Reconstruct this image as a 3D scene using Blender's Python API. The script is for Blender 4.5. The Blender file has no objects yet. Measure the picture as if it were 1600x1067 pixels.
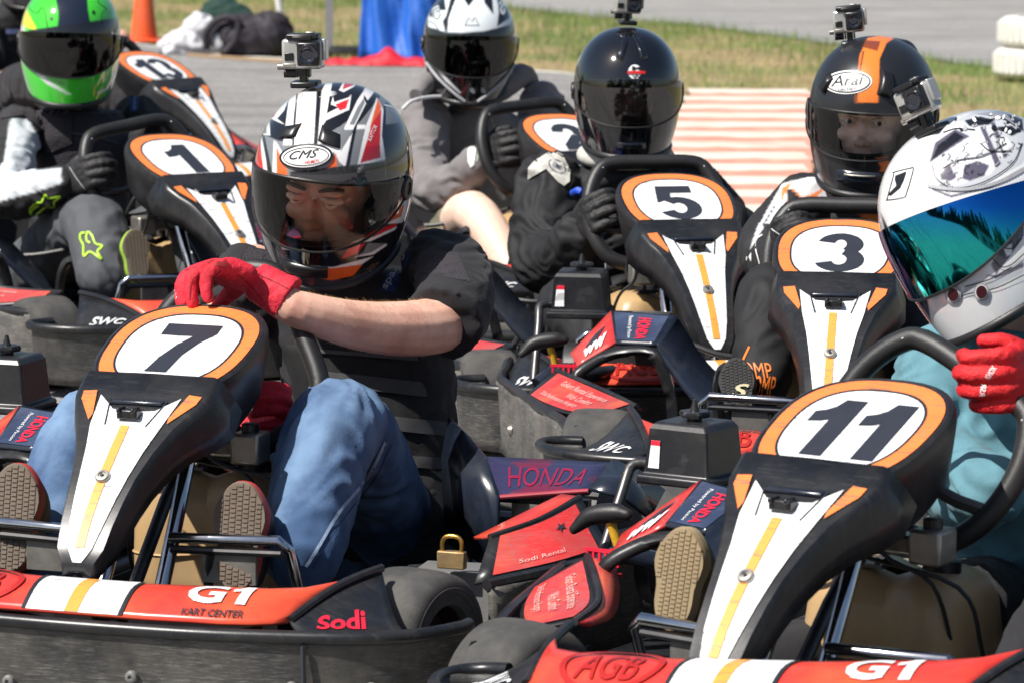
import bpy, bmesh, math, random
import numpy as np
from mathutils import Vector, Matrix, noise
from mathutils.bvhtree import BVHTree
random.seed(7)
R = math.radians
SC = bpy.context.scene
COL = SC.collection

# ------------------------------------------------------------------ camera, sky, sun, exposure
FPX = 6000.0; CAMH = 1.34; PITCH = 0.13362; ROLL = 0.005245
cam_d = bpy.data.cameras.new('camera'); cam = bpy.data.objects.new('camera', cam_d); COL.objects.link(cam)
cam.location = (0, 0, CAMH)
cam.rotation_mode = 'QUATERNION'
cam.rotation_quaternion = (Matrix.Rotation(math.pi/2 - PITCH, 4, 'X') @ Matrix.Rotation(ROLL, 4, 'Z')).to_quaternion()
cam_d.sensor_width = 36.0; cam_d.lens = 36.0*FPX/1600.0
cam_d.clip_start = 0.1; cam_d.clip_end = 3000
cam_d.dof.use_dof = True; cam_d.dof.focus_distance = 6.6; cam_d.dof.aperture_fstop = 11.0
SC.camera = cam
SUN = Vector((-0.50, -0.36, 0.80)).normalized()
world = bpy.data.worlds.new('World'); SC.world = world; world.use_nodes = True
wn = world.node_tree; wn.nodes.clear()
wo = wn.nodes.new('ShaderNodeOutputWorld'); bg = wn.nodes.new('ShaderNodeBackground'); sky = wn.nodes.new('ShaderNodeTexSky')
sky.sky_type = 'NISHITA'; sky.sun_disc = False
sky.sun_elevation = math.asin(SUN.z); sky.sun_rotation = math.atan2(SUN.x, SUN.y)
sky.air_density = 1.0; sky.dust_density = 1.5; sky.ozone_density = 1.0
bg.inputs['Strength'].default_value = 0.066
wn.links.new(sky.outputs[0], bg.inputs[0]); wn.links.new(bg.outputs[0], wo.inputs[0])
sd = bpy.data.lights.new('sun', 'SUN'); sun = bpy.data.objects.new('sun', sd); COL.objects.link(sun)
sd.energy = 5.0; sd.angle = R(0.53); sd.color = (1.0, 0.955, 0.89)
sun.rotation_euler = SUN.to_track_quat('Z', 'Y').to_euler(); sun.location = (-5, -4, 9)
SC.view_settings.view_transform = 'Standard'; SC.view_settings.look = 'None'
SC.view_settings.exposure = 0.40; SC.view_settings.gamma = 1.0
SC.view_settings.use_curve_mapping = False
SC.render.engine = 'CYCLES'

# ------------------------------------------------------------------ photograph measurements -> places
KART = {'7': (-0.36846, 6.50548, -0.32809), '1': (-1.08743, 9.90954, 0.57265), '13': (-1.56155, 13.35807, 0.79127),
        '5': (0.27193, 8.94077, 0.18808), '3': (0.70899, 7.95597, -0.13920), '11': (0.74157, 5.66072, -0.57910),
        '2': (-0.0692, 10.6796, 0.47)}
def ray(px, py):
    a, b = px-800, py-533.5
    u = a*math.cos(ROLL)+b*math.sin(ROLL); v = -a*math.sin(ROLL)+b*math.cos(ROLL)
    c, s = math.cos(PITCH), math.sin(PITCH)
    return Vector((u/FPX, c - s*v/FPX, -s - c*v/FPX))
def at(px, py, D): return Vector((0, 0, CAMH)) + ray(px, py)*D
def on_z(px, py, z):
    d = ray(px, py); return Vector((0, 0, CAMH)) + d*((z-CAMH)/d.z)
def K2W(k, p):
    x, y, a = KART[k]; c, s = math.cos(a), math.sin(a)
    return Vector((x+p[0]*c-p[1]*s, y+p[0]*s+p[1]*c, p[2]))
def W(k, px, py, y):                      # point of the kart's plane y = const seen at that spot of the photograph
    x0, y0, a = KART[k]; c, s = math.cos(a), math.sin(a)
    d = ray(px, py); o = Vector((c*(-x0)+s*(-y0), -s*(-x0)+c*(-y0), CAMH)); e = Vector((c*d.x+s*d.y, -s*d.x+c*d.y, d.z))
    t = (y-o.y)/e.y; return K2W(k, o+e*t)
def project_np(V):
    V = np.asarray(V, dtype=float); Z = V[:, 2]-CAMH; cp, sp = math.cos(PITCH), math.sin(PITCH)
    d = V[:, 1]*cp - Z*sp; up = V[:, 1]*sp + Z*cp; u = FPX*V[:, 0]/d; v = -FPX*up/d
    cr, sr = math.cos(ROLL), math.sin(ROLL)
    return np.stack([800+u*cr-v*sr, 533.5+u*sr+v*cr], 1)

# ------------------------------------------------------------------ materials
MATS = {}
def nd(nt, t, **kw):
    n = nt.nodes.new(t)
    for k, v in kw.items(): setattr(n, k, v)
    return n
def mat(name, col, rough=0.5, metal=0.0, var=0.12, vscale=30.0, bump=0.0, bscale=200.0, coat=0.0, dust=0.0, scratch=0.0,
        stretch=(1, 1, 1), attr=False, spec=0.5, sheen=0.0, weave=0.0, fold=0.0, fscale=12.0, col2=None, c2scale=8.0, c2lo=.45, c2hi=.6, sss=0.0, scuff=0.0):
    if name in MATS: return MATS[name]
    m = bpy.data.materials.new(name); m.use_nodes = True; nt = m.node_tree; L = nt.links
    p = nt.nodes['Principled BSDF']; tc = nd(nt, 'ShaderNodeTexCoord'); mp = nd(nt, 'ShaderNodeMapping')
    mp.inputs['Scale'].default_value = stretch; L.new(tc.outputs['Object'], mp.inputs[0])
    oi = nd(nt, 'ShaderNodeObjectInfo'); om = nd(nt, 'ShaderNodeMath', operation='MULTIPLY'); L.new(oi.outputs['Random'], om.inputs[0]); om.inputs[1].default_value = 37.0; L.new(om.outputs[0], mp.inputs['Location'])
    def nz(scale, detail=4, rough_=.55, src=mp):
        n = nd(nt, 'ShaderNodeTexNoise'); n.inputs['Scale'].default_value = scale; n.inputs['Detail'].default_value = detail
        n.inputs['Roughness'].default_value = rough_; L.new(src.outputs[0], n.inputs['Vector']); return n
    def mix(fac, a, b):
        x = nd(nt, 'ShaderNodeMix', data_type='RGBA')
        if isinstance(fac, float): x.inputs[0].default_value = fac
        else: L.new(fac, x.inputs[0])
        for s, v in ((6, a), (7, b)):
            if isinstance(v, (tuple, list)): x.inputs[s].default_value = (*v[:3], 1)
            else: L.new(v, x.inputs[s])
        return x.outputs[2]
    def ramp(src, lo, hi):
        r = nd(nt, 'ShaderNodeMapRange'); r.inputs[1].default_value = lo; r.inputs[2].default_value = hi; L.new(src, r.inputs[0]); return r.outputs[0]
    if attr:
        a = nd(nt, 'ShaderNodeAttribute', attribute_name='Col'); base = a.outputs['Color']
    else: base = tuple(col)
    if col2 is not None: base = mix(ramp(nz(c2scale, 5).outputs[0], c2lo, c2hi), base, col2)
    if var > 0:
        n1 = nz(vscale); v = nd(nt, 'ShaderNodeHueSaturation'); mr = nd(nt, 'ShaderNodeMapRange')
        mr.inputs[1].default_value = .25; mr.inputs[2].default_value = .75; mr.inputs[3].default_value = 1-var; mr.inputs[4].default_value = 1+var
        L.new(n1.outputs[0], mr.inputs[0]); L.new(mr.outputs[0], v.inputs['Value'])
        if isinstance(base, tuple): v.inputs['Color'].default_value = (*base[:3], 1)
        else: L.new(base, v.inputs['Color'])
        base = v.outputs[0]
    rgh = rough
    if dust > 0:
        n2 = nz(9, 6, .7); f = nd(nt, 'ShaderNodeMath', operation='MULTIPLY'); L.new(ramp(n2.outputs[0], .42, .72), f.inputs[0]); f.inputs[1].default_value = dust
        base = mix(f.outputs[0], base, (.20, .18, .15))
    if scratch > 0:
        mp2 = nd(nt, 'ShaderNodeMapping'); mp2.inputs['Scale'].default_value = (5, 5, 60); mp2.inputs['Rotation'].default_value = (.1, .07, 0); L.new(om.outputs[0], mp2.inputs['Location']); L.new(tc.outputs['Object'], mp2.inputs[0])
        n3 = nz(7, 8, .75, mp2); n4 = nz(6, 5, .65)
        f = nd(nt, 'ShaderNodeMath', operation='MULTIPLY'); L.new(ramp(n3.outputs[0], .50, .70), f.inputs[0]); L.new(ramp(n4.outputs[0], .30, .62), f.inputs[1])
        f2 = nd(nt, 'ShaderNodeMath', operation='MULTIPLY'); L.new(f.outputs[0], f2.inputs[0]); f2.inputs[1].default_value = scratch
        base = mix(f2.outputs[0], base, (.26, .25, .235))
        vo = nd(nt, 'ShaderNodeTexVoronoi', feature='DISTANCE_TO_EDGE'); vo.inputs['Scale'].default_value = 5; L.new(mp2.outputs[0], vo.inputs['Vector'])
    if scuff > 0:
        for rot_, thr in (((.2, .3, .5), .625), ((.1, -.2, -.9), .635)):
            mp3 = nd(nt, 'ShaderNodeMapping'); mp3.inputs['Scale'].default_value = (22, 230, 22); mp3.inputs['Rotation'].default_value = rot_; L.new(om.outputs[0], mp3.inputs['Location']); L.new(tc.outputs['Object'], mp3.inputs[0])
            n7 = nz(.9, 2, .5, mp3); f3 = nd(nt, 'ShaderNodeMath', operation='MULTIPLY'); L.new(ramp(n7.outputs[0], thr, thr+.03), f3.inputs[0]); f3.inputs[1].default_value = scuff; base = mix(f3.outputs[0], base, (.12, .115, .11))
        f4 = nd(nt, 'ShaderNodeMath', operation='MULTIPLY'); L.new(ramp(nz(22, 6, .7).outputs[0], .56, .75), f4.inputs[0]); f4.inputs[1].default_value = scuff*.6; base = mix(f4.outputs[0], base, (.22, .20, .17))
    if isinstance(base, tuple): p.inputs['Base Color'].default_value = (*base[:3], 1)
    else: L.new(base, p.inputs['Base Color'])
    n5 = nz(14, 5, .6); mr = nd(nt, 'ShaderNodeMapRange'); mr.inputs[3].default_value = max(.02, rgh-.07); mr.inputs[4].default_value = min(1, rgh+.09); L.new(n5.outputs[0], mr.inputs[0]); L.new(mr.outputs[0], p.inputs['Roughness'])
    p.inputs['Metallic'].default_value = metal; p.inputs['Specular IOR Level'].default_value = spec
    if coat: p.inputs['Coat Weight'].default_value = coat; p.inputs['Coat Roughness'].default_value = .04
    if sheen: p.inputs['Sheen Weight'].default_value = sheen; p.inputs['Sheen Roughness'].default_value = .5
    if sss: p.inputs['Subsurface Weight'].default_value = sss; p.inputs['Subsurface Radius'].default_value = (1, .35, .2); p.inputs['Subsurface Scale'].default_value = .008
    prev = None
    def addbump(h, strength, dist):
        nonlocal prev
        b = nd(nt, 'ShaderNodeBump'); b.inputs['Strength'].default_value = strength; b.inputs['Distance'].default_value = dist; L.new(h, b.inputs['Height'])
        if prev: L.new(prev, b.inputs['Normal'])
        prev = b.outputs[0]
    if fold > 0:
        n6 = nz(fscale, 1.5, .45); n6.inputs['Distortion'].default_value = .8; addbump(n6.outputs[0], fold*.6, .03)
    if bump > 0: addbump(nz(bscale, 6, .65).outputs[0], bump, .002)
    if weave > 0:
        w = nd(nt, 'ShaderNodeTexVoronoi'); w.inputs['Scale'].default_value = 260; L.new(tc.outputs['Object'], w.inputs['Vector']); addbump(w.outputs[0], weave, .002)
    if prev: L.new(prev, p.inputs['Normal'])
    MATS[name] = m; return m
def visor_mat(name, tint, refl=.12, rough=.02):
    if name in MATS: return MATS[name]
    m = bpy.data.materials.new(name); m.use_nodes = True; nt = m.node_tree; L = nt.links; nt.nodes.clear()
    o = nd(nt, 'ShaderNodeOutputMaterial'); t = nd(nt, 'ShaderNodeBsdfTransparent'); g = nd(nt, 'ShaderNodeBsdfGlossy'); mx = nd(nt, 'ShaderNodeMixShader')
    n = nd(nt, 'ShaderNodeTexNoise'); n.inputs['Scale'].default_value = 25; mr = nd(nt, 'ShaderNodeMapRange'); mr.inputs[3].default_value = rough; mr.inputs[4].default_value = rough+.05
    tc = nd(nt, 'ShaderNodeTexCoord'); L.new(tc.outputs['Object'], n.inputs['Vector']); L.new(n.outputs[0], mr.inputs[0]); L.new(mr.outputs[0], g.inputs['Roughness'])
    t.inputs[0].default_value = (*tint, 1); g.inputs[0].default_value = (1, 1, 1, 1)
    fr = nd(nt, 'ShaderNodeFresnel'); fr.inputs[0].default_value = 1.5; ad = nd(nt, 'ShaderNodeMath', operation='ADD'); ad.use_clamp = True; L.new(fr.outputs[0], ad.inputs[0]); ad.inputs[1].default_value = refl-.04
    L.new(ad.outputs[0], mx.inputs[0]); L.new(t.outputs[0], mx.inputs[1]); L.new(g.outputs[0], mx.inputs[2]); L.new(mx.outputs[0], o.inputs[0])
    MATS[name] = m; return m
blackp = mat('black_plastic', (.011, .012, .015), .33, dust=.11, scuff=.10, bump=.08, bscale=120, var=.2)
gloss = mat('dark_gloss_plastic', (.012, .018, .032), .2, dust=.12, bump=.03, var=.2)
scraped2 = mat('scuffed_black_plastic', (.034, .034, .034), .55, dust=.4, scratch=.8, bump=.5, bscale=60, var=.35, vscale=12)
greyp = mat('grey_plastic', (.16, .16, .16), .42, dust=.4, bump=.1, scratch=.3)
scraped = mat('scraped_plastic', (.062, .060, .057), .6, dust=.75, scratch=1.0, bump=.5, bscale=60, var=.35, vscale=12)
rubber = mat('tyre_rubber', (.045, .045, .045), .82, dust=.35, bump=.4, bscale=300, var=.2)
griprub = mat('grip_rubber', (.014, .014, .015), .42, bump=.25, bscale=500, dust=.08)
white_s = mat('white_vinyl', (.80, .81, .82), .42, var=.03, scuff=.5, bump=.02, dust=.06)
orange_s = mat('orange_vinyl', (.84, .22, .055), .36, var=.09, vscale=14, bump=.02, scuff=.6)
yell_s = mat('amber_vinyl', (.85, .33, .05), .45, var=.06, scuff=.5)
dark_s = mat('charcoal_vinyl', (.022, .024, .03), .35, var=.1)
digit_m = mat('digit_vinyl', (.028, .031, .042), .4, var=.1)
red_s = mat('red_vinyl', (.62, .035, .035), .28, col2=(.80, .12, .05), c2scale=7, c2lo=.5, c2hi=.7, bump=.04, scratch=.4, dust=.35)
redo_s = mat('red_orange_vinyl', (.66, .045, .035), .26, col2=(.80, .13, .04), c2scale=4, c2lo=.42, c2hi=.7, bump=.02, scratch=.1)
blue_s = mat('navy_vinyl', (.03, .042, .085), .2, col2=(.05, .07, .13), c2scale=12, bump=.03, dust=.1)
purp_s = mat('purple_vinyl', (.035, .034, .085), .22, col2=(.14, .02, .05), c2scale=9, c2lo=.54, c2hi=.6, stretch=(1, 1, 2.2), bump=.03)
hred_s = mat('pink_red_vinyl', (.75, .02, .05), .35, var=.05)
chrome = mat('chrome_tube', (.62, .63, .66), .14, 1.0, var=.15, bump=.05, bscale=40)
darkst = mat('dark_steel', (.10, .10, .105), .38, .8, var=.3, dust=.3)
alu = mat('cast_aluminium', (.42, .40, .36), .4, .8, var=.3, bump=.2, bscale=90)
brass = mat('brass', (.72, .42, .10), .3, .9, var=.25, bump=.1)
oldbrass = mat('weathered_brass', (.40, .27, .12), .5, .6, var=.4, bump=.3, dust=.3)
tankm = mat('tan_plastic_tank', (.50, .33, .16), .36, var=.1, vscale=10, bump=.05, sss=.2, dust=.25)
seatm = mat('seat_foam', (.014, .014, .016), .85, bump=.5, bscale=260, fold=.2)
redpl = mat('red_plastic', (.62, .02, .03), .32, var=.1)

# ------------------------------------------------------------------ mesh helpers
def add(name, V, F, m=None, parent=None, smooth=True, angle=40, mats=None, midx=None, inv=False):
    me = bpy.data.meshes.new(name)
    if parent is not None and WORLD_PARENTS.get(parent.name): V = [Vector(v)-WORLD_PARENTS[parent.name] for v in V]
    me.from_pydata([tuple(v) for v in V], [], F); me.update()
    for mm in (mats or [m]):
        if mm: me.materials.append(mm)
    if midx is not None: me.polygons.foreach_set('material_index', midx)
    if smooth:
        me.shade_smooth()
        if angle: me.set_sharp_from_angle(angle=R(angle))
    o = bpy.data.objects.new(name, me); COL.objects.link(o)
    if parent is not None:
        o.parent = parent
        if WORLD_PARENTS.get(parent.name) is not None: WORLD_PARENTS[o.name] = WORLD_PARENTS[parent.name]
    return o
WORLD_PARENTS = {}
def root(name, loc, label, cat, group=None, world=True, rz=0):
    e = bpy.data.objects.new(name, None); COL.objects.link(e); e.location = loc; e.rotation_euler.z = rz; e.empty_display_size = .1
    e['label'] = label; e['category'] = cat
    if group: e['group'] = group
    if world: WORLD_PARENTS[e.name] = Vector(loc)
    return e
def tag(o, label, cat, group=None):
    o['label'] = label; o['category'] = cat
    if group: o['group'] = group
    return o
def bev(o, w=.004, seg=2):
    b = o.modifiers.new('bevel', 'BEVEL'); b.width = w; b.segments = seg; b.limit_method = 'ANGLE'; b.angle_limit = R(35); return o
def solid(o, t=.006, off=-1):
    s = o.modifiers.new('solid', 'SOLIDIFY'); s.thickness = t; s.offset = off; return o
def box(c, s, M=None):
    V = [Vector((c[0]+s[0]*i/2, c[1]+s[1]*j/2, c[2]+s[2]*k/2)) for i in (-1, 1) for j in (-1, 1) for k in (-1, 1)]
    if M: V = [M @ v for v in V]
    return V, [(0, 1, 3, 2), (4, 6, 7, 5), (0, 4, 5, 1), (2, 3, 7, 6), (0, 2, 6, 4), (1, 5, 7, 3)]
def join(*VF):
    V, F = [], []
    for v, f in VF:
        n = len(V); V += list(v); F += [tuple(i+n for i in g) for g in f]
    return V, F
def spline(P, n=8, closed=False):
    P = [Vector(p) for p in P]; out = []; N = len(P)
    rng = range(N) if closed else range(N-1)
    for i in rng:
        p0 = P[(i-1) % N] if closed or i > 0 else P[0]*2-P[1]; p1 = P[i]; p2 = P[(i+1) % N]
        p3 = P[(i+2) % N] if closed or i+2 < N else P[-1]*2-P[-2]
        for k in range(n):
            t = k/n; out.append(.5*((2*p1)+(p2-p0)*t+(2*p0-5*p1+4*p2-p3)*t*t+(3*p1-p0-3*p2+p3)*t**3))
    if not closed: out.append(P[-1])
    return out
def tube(P, r, n=12, closed=False, caps=True, sm=0):
    if sm: 
        if isinstance(r, (list, tuple)):
            rr = spline([(a, 0, 0) for a in r], sm, closed); r = [v.x for v in rr]
        P = spline(P, sm, closed)
    P = [Vector(p) for p in P]; N = len(P); V = []; F = []; up = None
    for i, p in enumerate(P):
        a = P[(i-1) % N] if closed or i > 0 else p; b = P[(i+1) % N] if closed or i < N-1 else p
        t = (b-a).normalized()
        if up is None: up = t.orthogonal().normalized()
        up = (up - t*up.dot(t)).normalized(); s = t.cross(up); rad = r[i] if isinstance(r, (list, tuple)) else r
        for k in range(n):
            an = 2*math.pi*k/n; V.append(p + (up*math.cos(an)+s*math.sin(an))*rad)
    for i in range(N if closed else N-1):
        for k in range(n):
            a = i*n+k; b = i*n+(k+1) % n; c = ((i+1) % N)*n+(k+1) % n; d = ((i+1) % N)*n+k; F.append((a, b, c, d))
    if caps and not closed: F.append(tuple(range(n))[::-1]); F.append(tuple((N-1)*n+k for k in range(n)))
    return V, F
def capsule(P, r, n=12, sm=6, e=1.0):
    """closed tube with rounded ends, r per point"""
    if not isinstance(r, (list, tuple)): r = [r]*len(P)
    Q = spline(P, sm) if sm else [Vector(p) for p in P]; rr = [v.x for v in spline([(a, 0, 0) for a in r], sm)] if sm else list(r)
    a = (Q[0]-Q[1]).normalized(); b = (Q[-1]-Q[-2]).normalized(); pre = []; post = []; r0, r1 = rr[0], rr[-1]
    for k in (80, 55, 30): pre.append((Q[0]+a*r0*e*math.sin(R(k)), r0*math.cos(R(k))))
    for k in (30, 55, 80): post.append((Q[-1]+b*r1*e*math.sin(R(k)), r1*math.cos(R(k))))
    return tube([q for q, _ in pre]+Q+[q for q, _ in post], [x for _, x in pre]+rr+[x for _, x in post], n)
def lathe(prof, c, axis='X', n=32):
    V = []; F = []; m = len(prof)
    for k in range(n):
        a = 2*math.pi*k/n
        for (u, r) in prof:
            q = (u, r*math.cos(a), r*math.sin(a)) if axis == 'X' else (r*math.cos(a), r*math.sin(a), u)
            if axis == 'Y': q = (r*math.cos(a), u, r*math.sin(a))
            V.append(Vector(c)+Vector(q))
    for k in range(n):
        for i in range(m-1): F.append((k*m+i, k*m+i+1, ((k+1) % n)*m+i+1, ((k+1) % n)*m+i))
    return V, F
def grid(curves):
    V = [p for c in curves for p in c]; m = len(curves[0]); F = []
    for j in range(len(curves)-1):
        for i in range(m-1): F.append((j*m+i, j*m+i+1, (j+1)*m+i+1, (j+1)*m+i))
    return V, F
def bil(q, u, v):
    a, b, c, d = [Vector(x) for x in q]; return a*(1-u)*(1-v)+b*u*(1-v)+c*u*v+d*(1-u)*v
def qn(q):
    return ((Vector(q[1])-Vector(q[0])).cross(Vector(q[3])-Vector(q[0]))).normalized()
def quadsheet(q, n=6, m=4, off=0.0, sub=(0, 1, 0, 1)):
    N = qn(q)*off; return grid([[bil(q, sub[0]+(sub[1]-sub[0])*i/n, sub[2]+(sub[3]-sub[2])*j/m)+N for i in range(n+1)] for j in range(m+1)])
def mirx(VF): return [Vector((-v[0], v[1], v[2])) for v in VF[0]], [tuple(reversed(f)) for f in VF[1]]
_T = {}
def text2d(s, offset=0.0, shear=0.0):
    """normalised outline mesh of a word: vertices in 0..1 x 0..1, faces, aspect"""
    key = (s, offset, shear)
    if key in _T: return _T[key]
    c = bpy.data.curves.new('t', 'FONT'); c.body = s; c.offset = offset; c.shear = shear; c.resolution_u = 3; c.fill_mode = 'FRONT' if hasattr(c, 'fill_mode') else c.fill_mode
    o = bpy.data.objects.new('t', c); COL.objects.link(o); dg = bpy.context.evaluated_depsgraph_get(); me = bpy.data.meshes.new_from_object(o.evaluated_get(dg))
    V = [v.co.copy() for v in me.vertices]; F = [tuple(p.vertices) for p in me.polygons]
    bpy.data.objects.remove(o); bpy.data.curves.remove(c); bpy.data.meshes.remove(me)
    x0 = min(v.x for v in V); x1 = max(v.x for v in V); y0 = min(v.y for v in V); y1 = max(v.y for v in V)
    _T[key] = ([((v.x-x0)/(x1-x0), (v.y-y0)/(y1-y0)) for v in V], F, (x1-x0)/(y1-y0)); return _T[key]
def text_quad(name, s, q, sub, m, parent, off=.0012, offset=.0, shear=0.0, flip=False):
    V, F, asp = text2d(s, offset, shear); N = qn(q)*off
    P = [bil(q, sub[0]+(sub[1]-sub[0])*(v if flip else u), sub[2]+(sub[3]-sub[2])*(u if flip else v))+N for u, v in V]
    return add(name, P, F, m, parent, smooth=False)
def dense(V2, F, maxe):
    bm = bmesh.new(); vs = [bm.verts.new((x, y, 0)) for x, y in V2]
    for f in F:
        try: bm.faces.new([vs[i] for i in f])
        except ValueError: pass
    bmesh.ops.triangulate(bm, faces=bm.faces[:])
    for _ in range(5):
        es = [e for e in bm.edges if e.calc_length() > maxe]
        if not es: break
        bmesh.ops.subdivide_edges(bm, edges=es, cuts=1); bmesh.ops.triangulate(bm, faces=[f for f in bm.faces if len(f.verts) > 3])
    bm.verts.index_update(); V = [(v.co.x, v.co.y) for v in bm.verts]; Fo = [tuple(v.index for v in f.verts) for f in bm.faces]; bm.free(); return V, Fo

# ------------------------------------------------------------------ ground, track, kerb, grass
def struct(o): o['kind'] = 'structure'; return o
def ground_mat(name, c1, c2, s1, bump, bs, speck=0.0, c3=None, marks=False):
    m = bpy.data.materials.new(name); m.use_nodes = True; nt = m.node_tree; L = nt.links; p = nt.nodes['Principled BSDF']
    tc = nd(nt, 'ShaderNodeTexCoord'); n = nd(nt, 'ShaderNodeTexNoise'); n.inputs['Scale'].default_value = s1; n.inputs['Detail'].default_value = 8; n.inputs['Roughness'].default_value = .65
    L.new(tc.outputs['Object'], n.inputs['Vector']); r = nd(nt, 'ShaderNodeValToRGB'); r.color_ramp.elements[0].position = .35; r.color_ramp.elements[1].position = .66
    r.color_ramp.elements[0].color = (*c1, 1); r.color_ramp.elements[1].color = (*c2, 1); L.new(n.outputs[0], r.inputs[0]); out = r.outputs[0]
    if speck:
        v = nd(nt, 'ShaderNodeTexVoronoi'); v.inputs['Scale'].default_value = 95; L.new(tc.outputs['Object'], v.inputs['Vector'])
        sv = nd(nt, 'ShaderNodeSeparateColor'); L.new(v.outputs['Color'], sv.inputs[0]); mr = nd(nt, 'ShaderNodeMapRange'); mr.inputs[3].default_value = 1-speck; mr.inputs[4].default_value = 1+speck
        L.new(sv.outputs[0], mr.inputs[0]); h = nd(nt, 'ShaderNodeHueSaturation'); L.new(mr.outputs[0], h.inputs['Value']); L.new(out, h.inputs['Color']); out = h.outputs[0]
    if c3:
        n3 = nd(nt, 'ShaderNodeTexNoise'); n3.inputs['Scale'].default_value = .9; n3.inputs['Detail'].default_value = 5; L.new(tc.outputs['Object'], n3.inputs['Vector'])
        mr = nd(nt, 'ShaderNodeMapRange'); mr.inputs[1].default_value = .45; mr.inputs[2].default_value = .58; L.new(n3.outputs[0], mr.inputs[0])
        mx = nd(nt, 'ShaderNodeMix', data_type='RGBA'); L.new(mr.outputs[0], mx.inputs[0]); L.new(out, mx.inputs[6]); mx.inputs[7].default_value = (*c3, 1); out = mx.outputs[2]
    if marks:
        mp = nd(nt, 'ShaderNodeMapping'); mp.inputs['Scale'].default_value = (.35, 3.2, 1); mp.inputs['Rotation'].default_value = (0, 0, .35); L.new(tc.outputs['Object'], mp.inputs[0])
        for sc_, lo_, hi_, cc in ((1.0, .52, .60, (.15, .145, .14)), (6.0, .60, .63, (.11, .107, .10))):
            n4 = nd(nt, 'ShaderNodeTexNoise'); n4.inputs['Scale'].default_value = sc_; n4.inputs['Detail'].default_value = 4; L.new(mp.outputs[0], n4.inputs['Vector']); r4 = nd(nt, 'ShaderNodeMapRange'); r4.inputs[1].default_value = lo_; r4.inputs[2].default_value = hi_; r4.inputs[4].default_value = .55; L.new(n4.outputs[0], r4.inputs[0])
            m4 = nd(nt, 'ShaderNodeMix', data_type='RGBA'); L.new(r4.outputs[0], m4.inputs[0]); L.new(out, m4.inputs[6]); m4.inputs[7].default_value = (*cc, 1); out = m4.outputs[2]
    L.new(out, p.inputs['Base Color']); p.inputs['Roughness'].default_value = .9
    n2 = nd(nt, 'ShaderNodeTexNoise'); n2.inputs['Scale'].default_value = bs; n2.inputs['Detail'].default_value = 4; L.new(tc.outputs['Object'], n2.inputs['Vector'])
    b = nd(nt, 'ShaderNodeBump'); b.inputs['Strength'].default_value = bump; b.inputs['Distance'].default_value = .01; L.new(n2.outputs[0], b.inputs['Height']); L.new(b.outputs[0], p.inputs['Normal'])
    return m
asph = ground_mat('track_asphalt', (.235, .226, .215), (.30, .29, .278), 2.5, .8, 90, .38, marks=True)
asph2 = ground_mat('far_asphalt', (.26, .252, .242), (.32, .31, .30), 1.3, .5, 60, .2, marks=True)
dirt = ground_mat('dry_ground', (.23, .17, .085), (.36, .28, .15), 6, 1.0, 25, .2, (.17, .19, .06))
G = lambda px, py: (on_z(px, py, 0).x, on_z(px, py, 0).y)
struct(add('ground', [(-900, -900, -.012), (900, -900, -.012), (900, 900, -.012), (-900, 900, -.012)], [(0, 1, 2, 3)], dirt, smooth=False))
def poly_sheet(name, P, z, m): return struct(add(name, [(x, y, z) for x, y in P], [tuple(range(len(P)))], m, smooth=False))
near_edge = [(-30, 46), (-6, 26.6), G(200, 66), G(330, 84), G(560, 98), G(700, 103), G(870, 112), G(1045, 133), G(1040, 200), G(1035, 345)]
poly_sheet('track', [(-60, -40)] + [(-60, 60)] + near_edge + [G(1262, 345), (1.25, 12.9), (2.4, 12.2), (9, 10.5), (60, 6), (60, -40)], -.004, asph)
poly_sheet('far_track', [(-60, 70), G(640, -8), G(870, 20), G(1100, 40), G(1300, 68), G(1500, 99), G(1600, 108), (12, 18), (60, 10), (60, 120), (-60, 120)], -.004, asph2)
linem = mat('worn_white_paint', (.72, .70, .64), .8, var=.15, vscale=9, col2=(.45, .42, .36), c2scale=5, c2lo=.5, c2hi=.7)
wl = near_edge[1:8]; V = []
for x, y in wl: V += [(x, y, .0), (x+.03, y-.16, .0)]
struct(add('edge_line', V, [(2*i, 2*i+1, 2*i+3, 2*i+2) for i in range(len(wl)-1)], linem, smooth=False))
# kerb: sawtooth concrete ridges, pale tops with red faces
kroot = bpy.data.objects.new('kerb', None); COL.objects.link(kroot); kroot['kind'] = 'structure'
kw = mat('kerb_white_paint', (.70, .63, .54), .75, var=.12, vscale=8, col2=(.62, .42, .33), c2scale=3, c2lo=.5, c2hi=.75, bump=.4, bscale=60)
kr = mat('kerb_red_paint', (.62, .26, .19), .75, var=.18, vscale=7, col2=(.68, .40, .32), c2scale=4, c2lo=.5, c2hi=.8, bump=.4, bscale=60)
cn = mat('pale_concrete', (.5, .48, .44), .85, var=.12, vscale=10, bump=.4, bscale=50)
Lx = lambda y: .58+(y-13.0)*.035; Rx = lambda y: 1.02+(y-13.0)*.078
ys = [12.85+.54*i for i in range(13)]
rnd = random.Random(4)
for i in range(12):
    y0, y1 = ys[i], ys[i+1]; a = .17+rnd.uniform(-.03, .03); h = .035; xl = Lx(y0)+(-.06 if i < 9 else .03*(i-8)); xr = Rx(y0)
    n = 8; X = [xl+(xr-xl)*j/n for j in range(n+1)]; jt = [rnd.uniform(-.008, .008) for _ in X]
    # red riser facing the camera, then pale run sloping back down
    V, F = grid([[(x, y0, -.004) for x in X], [(x, y0+.02, h*.3+t*.3) for x, t in zip(X, jt)], [(x, y0+a+t, h+t*.3) for x, t in zip(X, jt)]])
    add('kerb_stripe', V, F, kr, kroot, smooth=False)
    V, F = grid([[(x, y0+a+t, h+t*.3) for x, t in zip(X, jt)], [(x, y1-.02, .03) for x in X], [(x, y1, -.004) for x in X]])
    add('kerb_stripe', V, F, kw, kroot, smooth=False)
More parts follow.
